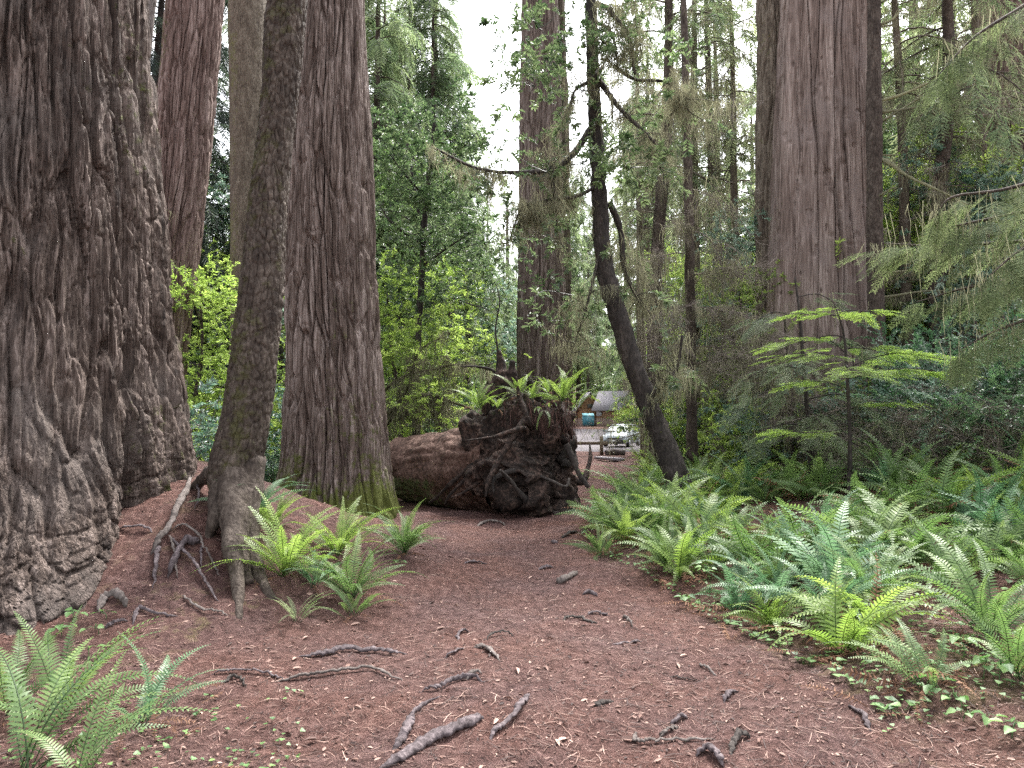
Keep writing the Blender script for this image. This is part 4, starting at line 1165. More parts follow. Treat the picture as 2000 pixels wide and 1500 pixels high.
# nearer conifers
for (key, px, Y, sc, look) in [
        ('con1', 842, 36, 1.02, "tall hemlock with airy crown and bare lower stem"), ('con1', 745, 38, 1.0, "hemlock with layered boughs"), ('con4', 842, 33, .95, "hemlock with ragged grey-green crown against the sky"), ('con4', 770, 40, 1.0, "hemlock with ragged grey-green crown against the sky"), ('con4', 700, 36, 1.0, "hemlock with ragged grey-green crown against the sky"), ('con4', 905, 58, 1.0, "hemlock with ragged grey-green crown against the sky"), ('con2', 560, 40, .95, "drooping grey-green hemlock"), ('con1', 470, 34, .9, "hemlock with layered boughs"),
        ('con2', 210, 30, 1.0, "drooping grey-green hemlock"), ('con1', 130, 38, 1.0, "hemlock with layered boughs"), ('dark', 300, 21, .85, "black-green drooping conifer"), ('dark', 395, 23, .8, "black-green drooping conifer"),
        ('con3', 1150, 92, .9, "drooping grey-green hemlock"), ('con3', 1270, 40, .95, "hemlock with layered boughs"), ('con1', 1400, 38, 1.0, "hemlock with layered boughs"),
        ('con1', 1545, 32, 1.0, "hemlock with layered boughs"), ('con2', 1730, 32, 1.0, "drooping grey-green hemlock"), ('con1', 1800, 27, 1.0, "hemlock with layered boughs"), ('con2', 1880, 24, 1.0, "drooping grey-green hemlock"), ('con1', 1990, 30, 1.0, "hemlock with layered boughs"), ('con2', 1660, 40, 1.0, "drooping grey-green hemlock"), ('con4', 1128, 96, 1.35, "hemlock with ragged grey-green crown against the sky"), ('con4', 1170, 98, 1.3, "hemlock with ragged grey-green crown against the sky"), ('con4', 1105, 75, 1.1, "hemlock with ragged grey-green crown against the sky"), ('con4', 985, 80, .8, "hemlock with ragged grey-green crown against the sky"), ('con4', 955, 70, .62, "hemlock with ragged grey-green crown against the sky"), ('con4', 735, 28, .95, "hemlock with ragged grey-green crown against the sky"), ('con4', 800, 34, 1.0, "hemlock with ragged grey-green crown against the sky"), ('con4', 880, 42, 1.0, "hemlock with ragged grey-green crown against the sky"), ('con4', 1268, 48, 1.0, "hemlock with ragged grey-green crown against the sky"), ('con4', 1010, 95, .9, "hemlock with ragged grey-green crown against the sky"), ('con3', 1110, 52, .75, "hemlock with layered boughs")]:
    put(key, "hemlock_tree", px, Y, look, "tree", sc)
for (key, px, Y, sc) in [('mossy1', 1284, 19, 1.0), ('mossy2', 1350, 20.5, 1.05), ('mossy2', 1262, 25, 1.0), ('mossy1', 1412, 23, .95), ('mossy2', 1452, 20, .9), ('mossy2', 1775, 17, .9), ('mossy1', 1850, 16, .9), ('mossy2', 1940, 18, .95)]:
    put(key, "hemlock_tree", px, Y, "slim hemlock hung with grey-brown moss and dead twigs", "tree", sc)
# understory broadleaf trees
for (key, px, Y, sc) in [('tan4', 760, 26, 1.0), ('tan1', 800, 19, .95), ('tan3', 870, 24, 1.0), ('tan1', 905, 28, 1.0), ('tan3', 770, 17, .8), ('tan2', 960, 32, 1.1), ('tan4', 700, 34, 1.0), ('tan3', 650, 30, 1.2),
                         ('tan3', 402, 16, .7), ('tan3', 440, 22, 1.0), ('tan2', 545, 24, 1.2), ('tan1', 480, 30, 1.2), ('tan3', 565, 32, 1.1), ('tan4', 350, 32, 1.1), ('tan1', 245, 24, 1.1), ('tan3', 265, 30, 1.2), ('tan4', 440, 27, 1.0),
                         ('tan3', 1352, 36, 1.1), ('tan4', 1380, 33, 1.0), ('tan3', 1440, 30, 1.0), ('tan1', 1480, 24, .9), ('tan3', 1520, 27, 1.1), ('tan3', 1425, 22, .9), ('tan2', 1420, 19, .85), ('tan3', 1395, 24, 1.1), ('tan3', 1470, 17.5, .75), ('tan2', 1390, 27, .9), ('tan3', 1845, 18, 1.15), ('tan3', 1960, 19, 1.2), ('tan1', 1500, 30, 1.2),
                         ('tan4', 1745, 24, 1.2), ('tan3', 1740, 19, 1.0), ('tan1', 1820, 20, 1.2), ('tan4', 1890, 26, 1.25), ('tan2', 1900, 17, .95), ('tan3', 1790, 22, 1.1), ('tan4', 1800, 33, 1.4), ('tan2', 1980, 16, .9), ('tan1', 1700, 30, 1.3)]:
    put(key, "understory_tree", px, Y, {'tan1': "glossy mid-green understory tree", 'tan2': "blue-green leafy understory tree", 'tan3': "lime-green understory tree", 'tan4': "tall loose-crowned understory tree"}[key], "tree", sc)
# shrubs
for (key, px, Y, sc) in [('rhodo', 345, 11.5, .8), ('rhodo', 405, 13, .9), ('limeb', 395, 15, 1.1), ('limeb', 350, 17, 1.1), ('limeb', 440, 19, 1.1), ('limeb', 368, 13.5, .7), ('limeb', 530, 17, 1.1), ('limeb', 548, 15.5, .9), ('huck1', 510, 13, .5), ('rhodo', 535, 20, 1.0), ('limeb', 555, 24, 1.3),
                         ('limeb', 775, 17.5, .8), ('limeb', 830, 20, 1.0), ('huck1', 880, 19, .9), ('limeb', 900, 22, 1.1), ('huck1', 960, 22, 1.1), ('limeb', 1000, 25, 1.0),
                         ('limeb', 1325, 30, .9), ('huck1', 1330, 26, .8), ('limeb', 1315, 22, .6), ('limeb', 1222, 74, 1.0), ('huck2', 1246, 66, 1.0), ('limeb', 1400, 26, 1.0), ('huck1', 1370, 20, .5),
                         ('huck1', 1760, 13.5, 1.0), ('huck2', 1830, 12.5, 1.0), ('huck1', 1890, 11.5, 1.0), ('huck2', 1950, 10.5, 1.0), ('huck1', 2010, 9.8, 1.0), ('huck1', 1790, 16, 1.1), ('huck2', 1880, 15, 1.2), ('huck1', 1960, 13.5, 1.25), ('limeb', 1930, 14.5, 1.1), ('huck2', 1735, 17, 1.0), ('huck1', 2060, 11, 1.2),
                         ('dead1', 1500, 14.5, .8), ('limeb', 1560, 14.6, .75), ('dead1', 1620, 12.8, .7), ('huck1', 1690, 14.2, .7), ('limeb', 1470, 15.0, .8), ('rhodo', 1530, 14.0, .8), ('limeb', 1640, 15.3, .9), ('dead1', 1740, 11.5, .9), ('dead1', 1810, 10.6, .8), ('dead2', 1880, 10.2, .7), ('dead1', 1960, 9.4, .75), ('dead2', 1440, 16.5, .7), ('dead1', 1680, 10.8, .55), ('dead1', 1345, 11.8, .35), ('dead2', 1600, 15.4, .9)]:
    nm, look = {'rhodo': ("rhododendron_shrub", "open shrub with pale blue-green leaf rosettes"), 'limeb': ("leafy_shrub", "bright lime-green leafy shrub"), 'huck1': ("huckleberry_shrub", "dense dark green huckleberry bush"), 'huck2': ("huckleberry_shrub", "blue-green small-leaved bush"),
                'dead1': ("dead_shrub", "tangle of bare brown twigs"), 'dead2': ("dead_shrub", "tall tangle of dead twigs with moss")}[key]
    put(key, nm, px, Y, look, "shrub", sc)

# ---------------------------------------------------------------- trees drawn branch by branch
def px_tree(name, label, trunk, tr, limbs, clusters, bark, leaf, spray, Y, ssc=1.0, per=60, sag=.45, cl=.45, mossy=0, moss=.2, sides=12, part="crown", up=.12):
    """trunk / limbs: photo points (px, py, Y); clusters: (px, py, Y, n)"""
    b = at(*trunk[0]); e = empty(name, (b.x, b.y, b.z), label, "tree"); o = np.array(b)
    T, C, Mo = Geo(), Geo(), Geo()
    P = bole(T, [np.array(at(*p)) - o for p in trunk], tr, sides, moss, int(trunk[0][0]), 14 * len(trunk), .16, 5)
    if mossy: moss_on(Mo, P, mossy * .5, 'moss', .8)
    T.build("trunk", M[bark], e, smooth=True)
    for (pts, r0_, r1_) in limbs:
        g = Geo(); Q = bole(g, [np.array(at(*p)) - o for p in pts], [r0_, r1_], 7, moss, int(pts[0][0]), 9 * len(pts), .2, 8)
        if mossy: moss_on(Mo, Q, mossy, 'moss', .9)
        n = max(3, int(len(Q) / 3))
        for _ in range(n):                                        # side twigs
            i = rng.integers(len(Q) // 4, len(Q)); L = rng.uniform(.25, .8)
            q = wander(Q[i], rng.normal(0, 1, 3) + np.array([0, 0, .1]), L, 6, .25, .04); tube(g, q, np.linspace(.009, .003, 6), 3, moss, False)
            if leaf and rng.uniform() < .7:
                scatter(C, spray, q[[3, 5]], norm(q[[3, 5]] - q[[2, 4]]), (0, 0, 1), ssc, .5)
            if mossy: moss_on(Mo, q, mossy, 'moss', .7)
        g.build("branch", M[bark], e, smooth=True)
    for (px, py, Yc, m) in clusters:
        c = np.array(at(px, py, Yc)) - o; tint = .5 + rng.normal(0, .12)
        off = rng.normal(0, cl, (m, 3)) * np.array([1, 1, sag])
        scatter(C, spray, c + off, norm(off + np.array([0, 0, up]) + rng.normal(0, .3, (m, 3))), np.array([0, 0, 1]) + rng.normal(0, .3, (m, 3)), ssc, tint, .09, .3)
        for _ in range(4):
            q = wander(c + off[0] * .3, off[rng.integers(0, m)], cl * 1.6, 6, .2, .0); tube(C, q, np.linspace(.007, .003, 6), 3, -.1, False)
    if C.n: C.build(part, M[leaf], e)
    if Mo.n: Mo.build("hanging_moss", M['moss'], e)
    return e

Yt = 11.6
px_tree("tanoak_tree", "dark curved tree sweeping up from the fern bed with broad leaves", [(1338, 1000, Yt), (1322, 930, Yt), (1292, 855, Yt), (1262, 780, Yt), (1232, 695, Yt), (1212, 630, Yt), (1190, 560, Yt), (1176, 490, Yt), (1172, 400, Yt), (1166, 300, Yt), (1160, 180, Yt), (1156, 60, Yt), (1150, -120, Yt), (1145, -300, Yt)],
        [.24, .19, .175, .17, .16, .155, .15, .14, .13, .12, .11, .10, .09, .07],
        [([(1155, 250, Yt), (1120, 300, 11.4), (1080, 330, 11.2), (1010, 337, 11), (930, 328, 11), (850, 290, 11)], .06, .015), ([(1160, 8, Yt), (1185, 15, 11.4), (1205, 40, 11.3), (1228, 72, 11.2), (1240, 145, 11.1)], .05, .02), ([(1162, 42, Yt), (1192, 60, 11.3), (1203, 100, 11.2), (1206, 140, 11.2)], .03, .012),
         ([(1178, 130, Yt), (1148, 160, 11.3), (1122, 178, 11.2), (1112, 215, 11.1)], .035, .015), ([(1166, 150, Yt), (1205, 205, 11.3), (1250, 250, 11.1), (1300, 300, 11)], .05, .018), ([(1165, 365, Yt), (1120, 385, 11.2), (1060, 392, 11), (1020, 405, 10.9), (995, 470, 10.9)], .035, .012),
         ([(1190, 395, Yt), (1212, 450, 11.7), (1218, 520, 11.7), (1238, 570, 11.7), (1268, 612, 11.7)], .06, .018), ([(1172, 490, Yt), (1145, 600, 11.3), (1115, 690, 11.2)], .03, .01), ([(1266, 785, Yt), (1300, 745, 11.2), (1322, 720, 11.1), (1333, 655, 11)], .035, .02), ([(1200, 130, Yt), (1240, 155, 11.3), (1300, 160, 11.1), (1335, 190, 11), (1310, 225, 11)], .03, .014),
         ([(1080, 330, 11.2), (1084, 400, 11), (1090, 470, 11)], .016, .008)],
        [(1050, 60, 11, 26), (1010, 110, 11.2, 20), (1095, 120, 11.2, 22), (1035, 165, 11, 24), (1105, 180, 11, 16), (1130, 85, 11.4, 20), (1200, 300, 11, 18), (1240, 330, 11, 18), (1160, 320, 10.8, 16), (1290, 330, 11, 14), (1045, 345, 10.8, 14), (1070, 570, 11, 10), (1090, 470, 11, 9), (1100, 620, 11.2, 8), (1010, 20, 11, 14), (1270, 90, 11, 16), (1130, -40, 11.4, 20), (1225, 20, 11.4, 16)],
        'darkbark', 'tanleaf', 'broadbig', Yt, .62, mossy=14, moss=.30, cl=.27)
px_tree("tanoak_tree", "leafy tanoak with dense dark glossy foliage hanging above the cut log", [(812, 900, 16), (815, 700, 16), (825, 520, 16), (832, 400, 16), (845, 280, 16), (850, 200, 16)], [.09, .08, .07, .06, .04, .02],
        [([(835, 390, 16), (790, 340, 15.7), (760, 300, 15.5)], .03, .01), ([(840, 330, 16), (890, 300, 15.7), (930, 260, 15.5)], .03, .01), ([(828, 480, 16), (770, 440, 15.6), (740, 400, 15.5)], .03, .01), ([(825, 520, 16), (880, 480, 15.6), (930, 450, 15.4)], .03, .01)],
        [(760, 255, 15.5, 26), (800, 240, 15.6, 26), (850, 230, 15.8, 24), (900, 240, 15.4, 28), (940, 260, 15.4, 26), (780, 310, 15.5, 26), (830, 300, 15.6, 24), (880, 300, 15.4, 24), (750, 350, 15.5, 26), (800, 370, 15.5, 24), (760, 410, 15.4, 28), (840, 420, 15.6, 24), (890, 400, 15.4, 18), (930, 320, 15.4, 20), (790, 470, 15.6, 26), (850, 480, 15.6, 22), (900, 470, 15.4, 20), (760, 540, 15.6, 24), (820, 560, 15.6, 22), (880, 560, 15.4, 18), (930, 400, 15.2, 14)],
        'darkbark', 'tanleaf', 'broadbig', 16, .68, cl=.34)
px_tree("mossy_maple_tree", "small tree of low arching moss-coated branches over the cut log", [(742, 880, 15.5), (748, 830, 15.4), (765, 800, 15.3)], [.08, .07, .06],
        [([(750, 828, 15.4), (775, 795, 15.3), (800, 778, 15.2), (840, 772, 15.1), (880, 785, 15), (920, 800, 15), (945, 830, 15)], .055, .015), ([(748, 835, 15.4), (790, 790, 15.2), (830, 800, 15), (880, 830, 14.9), (915, 850, 14.8)], .05, .02), ([(770, 800, 15.3), (800, 750, 15.2), (815, 690, 15.1), (860, 660, 15)], .035, .012), ([(745, 815, 15.4), (745, 770, 15.3), (790, 735, 15.2), (850, 720, 15), (900, 712, 14.9), (965, 725, 14.8)], .035, .014), ([(840, 772, 15.1), (855, 800, 15), (858, 840, 15)], .025, .012), ([(745, 810, 15.4), (760, 850, 15.2), (780, 880, 15.1)], .02, .01)],
        [(800, 640, 15.3, 8), (870, 650, 15.2, 8), (930, 640, 15.2, 8), (760, 700, 15.3, 8)], 'mossbark', 'lime', 'broad', 15.4, .8, mossy=12, moss=.7, cl=.3)

def twiggy(label, trunk, tr, clusters, Y):
    b = at(*trunk[0]); e = empty("twiggy_hemlock", (b.x, b.y, b.z), label, "tree"); o = np.array(b); T, D_, Mo = Geo(), Geo(), Geo()
    P = bole(T, [np.array(at(*p)) - o for p in trunk], tr, 9, .4, int(trunk[0][0]), 60, .15, 6); T.build("trunk", M['mossbark'], e, smooth=True)
    for (px, py, Yc, m) in clusters:
        c = np.array(at(px, py, Yc)) - o
        i = np.argmin(np.abs(P[:, 2] - c[2] - .2)); v = c - P[i]
        B = wander(P[i], v + np.array([0, 0, .15]), np.linalg.norm(v) * 1.1, 12, .13, .03); tube(D_, B, np.linspace(.014, .005, 12), 4, .3, False)
        p, d = on_path(B, rng.uniform(.25, 1, int(m * 1.7)))
        scatter(D_, 'twig', p, norm(d + rng.normal(0, .6, (len(p), 3)) - [0, 0, .15]), (0, 0, 1), .75, .5, .16, .4)
        moss_on(Mo, B, 9, 'mosslong', .7, .1); scatter(Mo, 'moss', p + rng.normal(0, .2, p.shape), d * [1, 1, 0] + [1e-3, 0, 0], (0, 0, 1), .8, .5)
    D_.build("dead_branches", M['twig'], e); Mo.build("hanging_moss", M['moss'], e)
    return e
twiggy("slim hemlock with a thicket of bare grey twigs just past the dark curved trunk", [(1352, 900, 14), (1350, 700, 14), (1345, 400, 14), (1338, 100, 14), (1330, -150, 14)], [.11, .10, .09, .07, .05],
       [(1270, 640, 13.6, 14), (1300, 600, 13.2, 14), (1420, 620, 13.5, 14), (1450, 560, 13.8, 12), (1250, 500, 13.8, 10), (1440, 700, 13.3, 14), (1480, 720, 13.2, 14), (1400, 760, 13.0, 12), (1290, 700, 13.5, 12), (1420, 470, 13.6, 10), (1280, 430, 13.5, 10), (1440, 380, 13.7, 10), (1260, 330, 13.7, 8), (1420, 250, 13.7, 8), (1270, 200, 13.7, 8), (1490, 640, 13.4, 12), (1380, 550, 13.2, 10)], 14)
twiggy("dead-branched mossy hemlock standing against the huge weathered trunk's foot", [(1548, 930, 13.6), (1545, 800, 13.6), (1540, 700, 13.6), (1532, 620, 13.6)], [.05, .045, .04, .02],
       [(1480, 700, 13.3, 12), (1500, 760, 13.2, 14), (1600, 720, 13.3, 14), (1620, 790, 13.1, 14), (1560, 680, 13.2, 10), (1480, 820, 13.1, 12), (1580, 840, 13.0, 12), (1650, 840, 13.1, 12), (1700, 800, 13.2, 12), (1510, 640, 13.4, 8), (1460, 760, 13.4, 10), (1690, 880, 12.8, 10)], 13.6)

def bough_tree(name, label, trunk, tr, boughs, bark, leaf, spray, ssc, per, mossy, rad=.03, droop=-.2, flat=1.0):
    b = at(*trunk[0]); e = empty(name, (b.x, b.y, b.z), label, "tree"); o = np.array(b); T = Geo()
    bole(T, [np.array(at(*p)) - o for p in trunk], tr, 10, .3, int(trunk[0][0])); T.build("trunk", M[bark], e, smooth=True)
    Mo = Geo()
    for pts in boughs:
        W_, C = Geo(), Geo()
        Q = bole(W_, [np.array(at(*p)) - o for p in pts], [rad, .006], 6, .35, int(abs(pts[0][0])), 30, .15, 8)
        L = np.linalg.norm(np.diff(Q, axis=0), axis=1).sum(); m = int(per * L); p, d = on_path(Q, rng.uniform(.1, 1, m))
        sg = np.where(rng.uniform(size=m) < .5, 1, -1)[:, None]; sd_ = np.cross(d, [0, 0, 1]) * sg
        d = d * np.array([1, 1, flat]); dd = norm(d * rng.uniform(.4, 1, (m, 1)) + sd_ * rng.uniform(.2, 1, (m, 1)) + np.array([0, 0, droop]) + rng.normal(0, .12 * flat + .02, (m, 3)))
        q = p.copy(); q += dd * rng.uniform(0, .35, (m, 1))
        scatter(C, spray, q, dd, np.array([0, 0, 1]) + rng.normal(0, .12, (m, 3)), ssc, .5 + rng.normal(0, .06), .08, .3)
        if mossy: moss_on(Mo, Q, mossy, 'mosslong', .75)
        ob = W_.build("bough", M[bark], e, smooth=True)
        C.build("foliage", M[leaf], ob)
    if Mo.n: Mo.build("hanging_moss", M['moss'], e)
    return e
bough_tree("hemlock_tree", "thin-stemmed young hemlock with flat bright lime-green sprays before the huge weathered trunk", [(1657, 1010, 10), (1659, 940, 10), (1660, 860, 10), (1656, 760, 10), (1652, 690, 10), (1645, 640, 10), (1628, 590, 10)], [.035, .032, .028, .024, .02, .014, .006],
           [[(1655, 720, 10), (1700, 700, 9.9), (1760, 690, 9.8), (1845, 702, 9.7)], [(1655, 740, 10), (1720, 725, 9.6), (1770, 720, 9.4), (1830, 725, 9.3)], [(1652, 690, 10), (1620, 665, 10), (1570, 660, 10), (1540, 670, 10)], [(1652, 680, 10), (1690, 680, 10), (1740, 690, 10.1)], [(1650, 700, 10), (1600, 690, 9.8), (1560, 695, 9.7)], [(1640, 618, 10), (1600, 612, 10), (1550, 614, 10)], [(1640, 610, 10), (1660, 606, 10.1), (1700, 608, 10.2)], [(1655, 760, 10), (1610, 745, 9.9), (1570, 750, 9.8)], [(1657, 800, 10), (1700, 785, 9.8), (1740, 786, 9.7)], [(1658, 835, 10), (1600, 845, 9.8), (1540, 842, 9.7)], [(1650, 710, 10), (1660, 720, 9.4), (1680, 730, 9)]],
           'darkbark', 'limeneedle', 'hemlock', .66, 26, 0, .008, -.05, .3)
bough_tree("hemlock_tree", "young hemlock with soft drooping dull-green sprays at the huge weathered trunk's foot", [(1585, 960, 11.5), (1580, 850, 11.5), (1570, 720, 11.5), (1560, 600, 11.5), (1552, 540, 11.5)], [.04, .035, .03, .02, .008],
           [[(1575, 780, 11.5), (1640, 770, 11.3), (1700, 800, 11.1), (1740, 840, 11)], [(1570, 720, 11.5), (1510, 715, 11.3), (1450, 745, 11.1)], [(1578, 830, 11.5), (1520, 830, 11.2), (1460, 860, 11)], [(1565, 670, 11.5), (1630, 655, 11.3), (1690, 680, 11.2)], [(1560, 620, 11.5), (1510, 610, 11.4), (1465, 635, 11.3)], [(1556, 580, 11.5), (1600, 575, 11.4), (1640, 600, 11.4)], [(1576, 800, 11.5), (1590, 810, 10.9), (1610, 840, 10.5)], [(1568, 700, 11.5), (1560, 705, 10.9), (1545, 740, 10.6)], [(1580, 860, 11.5), (1650, 860, 11.2), (1720, 890, 11)], [(1572, 750, 11.5), (1500, 765, 11.6), (1430, 800, 11.6)]],
           'darkbark', 'needle', 'hemlock', .75, 17, 5, .010, -.28, .7)
bough_tree("hemlock_tree", "hemlock reaching in with mossy boughs and grey-green drooping sprays, high beside the reddish redwood", [(2330, 900, 8.5), (2320, 200, 8.5), (2310, -300, 8.5)], [.3, .26, .22],
           [[(2310, -120, 8.5), (2120, -60, 8.3), (1985, 20, 8.2), (1900, 75, 8.1), (1830, 150, 8)], [(2320, 300, 8.5), (2120, 330, 8.4), (1960, 370, 8.4), (1860, 385, 8.4), (1830, 420, 8.4)], [(2320, 380, 8.5), (2080, 400, 8.6), (1920, 430, 8.7), (1830, 450, 8.7)],
            [(2320, 480, 8.6), (2050, 470, 8.9), (1850, 480, 9.1), (1720, 475, 9.3)], [(2320, 560, 8.6), (2060, 540, 9), (1900, 560, 9.2), (1790, 590, 9.3)], [(2320, 600, 8.6), (2080, 610, 8.8), (1960, 640, 8.8), (1880, 680, 8.8)], [(2320, 420, 8.4), (2140, 450, 8.0), (2010, 480, 7.9), (1930, 540, 7.8)]],
           'mossbark', 'boughneedle', 'hemlock', .85, 17, 4.5, .035, -.6)
for (lb, pts, lim) in [("bare mossy limb of the slim dark trunk curving down beside drooping hemlock boughs", [(1715, 310, 15), (1740, 320, 14.8), (1775, 345, 14.6), (1840, 375, 14.3), (1890, 400, 14.2)], .05)]:
    g = Geo(); P = smooth_path([np.array(at(*p)) - np.array(slim.location) for p in pts], 30); tube(g, P, np.linspace(lim, .015, 30), 8, .8, True, .3, 3, 6); moss_on(g, P, 10, 'moss', 1.0)
    g.build("branch", M['moss'], slim, smooth=True)
for pts in ([(1718, 197, 15), (1760, 185, 14.9), (1812, 162, 14.8)], [(1718, 220, 15), (1770, 213, 14.9), (1832, 203, 14.8)], [(1715, 50, 15), (1740, 40, 14.9), (1760, 20, 14.9)]):
    g = Geo(); P = smooth_path([np.array(at(*p)) - np.array(slim.location) for p in pts], 20); tube(g, P, np.linspace(.035, .02, 20), 8, .8, True, .3, 3, 6); moss_on(g, P, 10, 'moss', .7)
    g.build("branch", M['moss'], slim, smooth=True)
# ---------------------------------------------------------------- ferns
FR = {'fine': [], 'coarse': [], 'dead': []}
for k in range(8):
    FR['fine'].append(frond(300 + k, .7, 58 + 5 * (k % 4), -25 + 13 * (k % 4), 32, .058 + .004 * (k % 3), .0125, True, (-.12, .1, 0, .2, -.2, .05, .15, -.05)[k]).mesh("frond"))
for k in range(4):
    FR['dead'].append(frond(330 + k, .6, 30 + 6 * k, -38, 26, .05, .011, True, .2 * (-1) ** k, True).mesh("frond"))
def near_fern(loc, size, nf, tone, label, group=None, azs=None, ndead=2, tilt=0.0, seed=0):
    """a fern whose every frond is a part of its own"""
    r = np.random.default_rng(seed + 900); e = empty("sword_fern", loc, label, "fern", group)
    for k in range(nf + ndead):
        dead = k >= nf; me = FR['dead' if dead else 'fine'][r.integers(0, 4 if dead else 8)]
        key = me.name + tone
        mm = bpy.data.meshes.get(key) if not dead else me
        if mm is None:
            mm = me.copy(); mm.name = key; mm.materials.append(M[tone])
        if dead and len(me.materials) == 0: me.materials.append(M['deadfern'])
        o = bpy.data.objects.new("dead_frond" if dead else "frond", mm); S.collection.objects.link(o); o.parent = e
        az = (azs[k] if azs is not None and k < len(azs) else None)
        az = R(az + r.normal(0, 7)) if az is not None else k * 2.4 + r.normal(0, .35)
        q = fern_rot(az, R(r.normal(4 if not dead else 28, 11) + tilt), R(r.normal(0, 18))).to_4x4()
        s = size / .7 * r.uniform(.72, 1.12) * (.8 if dead else 1)
        o.matrix_local = Matrix.Translation((r.normal(0, .02), r.normal(0, .02), r.uniform(-.01, .02))) @ q @ Matrix.Scale(s, 4)
    return e

nf_list = [  # px, py, size, fronds, tone, label, azimuths (0 = away to the right, 90 = from the camera, 180 = left, 270 = to the camera)
    (118, 1412, .74, 13, 'fern', "large fern at the giant redwood's foot with long fronds fanned upwards", [40, 52, 62, 75, 88, 120, 150, 170, 200, 230, 300, 330, 10]),
    (285, 1418, .50, 8, 'bluefern', "fern with blue-green fronds arching over the path edge", [20, 35, 95, 115, 165, 80, 250, 300]),
    (20, 1400, .62, 9, 'fern', "fern half cut off by the picture's edge, broad fronds", [60, 90, 120, 30, 0, 320, 280, 250, 200]),
    (45, 1520, .78, 9, 'fern', "lowest fern with fronds sweeping low over the clover", [25, 38, 50, 70, 90, 10, 110, 0, 140]),
    (150, 1560, .6, 6, 'fern', "low fern below the frond-swept clover, one frond pointing at the path", [18, 30, 60, 100, 0, 150]),
    (556, 1128, .66, 14, 'limefern', "yellow-green fern right beside the splayed trunk's roots", None),
    (660, 1088, .62, 14, 'limefern', "yellow-green fern before the moss-footed redwood", None),
    (688, 1168, .62, 13, 'fern', "mid-green fern nearest the camera in the clump before the moss-footed redwood", None),
    (790, 1085, .60, 14, 'fern', "pale-tipped fern at the path end of the clump before the moss-footed redwood", None),
    (612, 1150, .45, 7, 'bluefern', "little grey-green fern low between the yellow-green ferns", None),
    (690, 1205, .36, 6, 'fern', "small dark fern on the duff at the clump's front", None),
    (578, 1222, .30, 5, 'greyneedle', "tiny dull fern alone on the duff below the clump", None),
    (500, 1015, .55, 7, 'bluefern', "blue-green fern tucked behind the splayed trunk", None),
    (535, 1040, .45, 6, 'limefern', "small bright fern behind the splayed trunk, nearer the moss-footed redwood", None),
    (1808, 1352, .56, 11, 'fern', "upright fern standing alone in front of the fern bed, dead fronds curled at its foot", [150, 130, 110, 95, 80, 65, 50, 170, 200, 20, 250]),
    (1615, 1215, .60, 13, 'bluefern', "blue-green fern on the dark hummock at the bed's front", None),
    (1520, 1185, .56, 12, 'bluefern', "blue-green fern at the bed's corner by the path", None),
    (1700, 1180, .62, 13, 'fern', "spreading fern behind the lone upright fern", None),
    (1930, 1250, .70, 13, 'fern', "wide fern with arching fronds at the bed's near end", None),
    (1990, 1330, .5, 9, 'fern', "fern leaning among brown dead fronds at the bed's near end", None),
    (1450, 1150, .52, 11, 'bluefern', "teal fern with upright blade-like fronds", [80, 95, 70, 110, 60, 130, 20, 160, 200, 300, 340]),
    (1395, 1120, .5, 10, 'fern', "fern among clover near the bed's path edge", None),
    (1175, 1090, .42, 9, 'fern', "small feathery fern at the bed's tip by the path", None),
    (1215, 1050, .55, 13, 'fern', "bushy fern behind the small feathery fern", None),
    (1160, 1025, .5, 11, 'bluefern', "grey-blue fern where the bed meets the path", None),
    (1285, 1045, .58, 13, 'fern', "leafy fern in front of the dark curved trunk", None),
]
for k, (px, py, sz, nf, tone, lb, az) in enumerate(nf_list):
    if az is None: sz, nf = sz * 1.15, int(nf * 2.0)
    p = gp(px, py); near_fern(p, sz, nf, tone, lb, None, az, 2 if k not in (3, 4, 11) else 0, 0, k)
lw = [(932, 800, .72, 14, 'limefern', "fern drooping over the log beside the splinters", 12.25), (1012, 775, .6, 9, 'limefern', "fern sprouting between the splinters atop the root plate", 12.5), (1098, 785, .85, 20, 'limefern', "yellow-green bushy fern on the root plate's top towards the path", 12.2), (1062, 800, .45, 4, 'fern', "single-fronded fern hanging down the dark root plate", 11.9), (885, 905, .3, 4, 'greyneedle', "small limp fern low on the log's flank", 13.0)]
for k, (px, py, sz, nf, tone, lb, Y) in enumerate(lw[:4]):
    p = at(px, py, Y); near_fern(p, sz, nf, tone, lb, None, None if k != 3 else [275, 265, 300, 250], 2 if k != 3 else 0, 0 if k != 3 else 60, 60 + k)

for px, py, sz, Y, lb in ((1040, 782, .45, 12.5, "small fern between the two larger ferns on the root plate's top"), (1125, 800, .5, 12.0, "small fern at the root plate's top corner over the path"), (972, 800, .5, 12.4, "fern among the root plate's splinters, lower than the others"), (1072, 772, .55, 12.8, "fern at the back of the root plate's top")):
    near_fern(at(px, py, Y), sz, 10, 'limefern', lb, None, None, 1, 0, int(px))

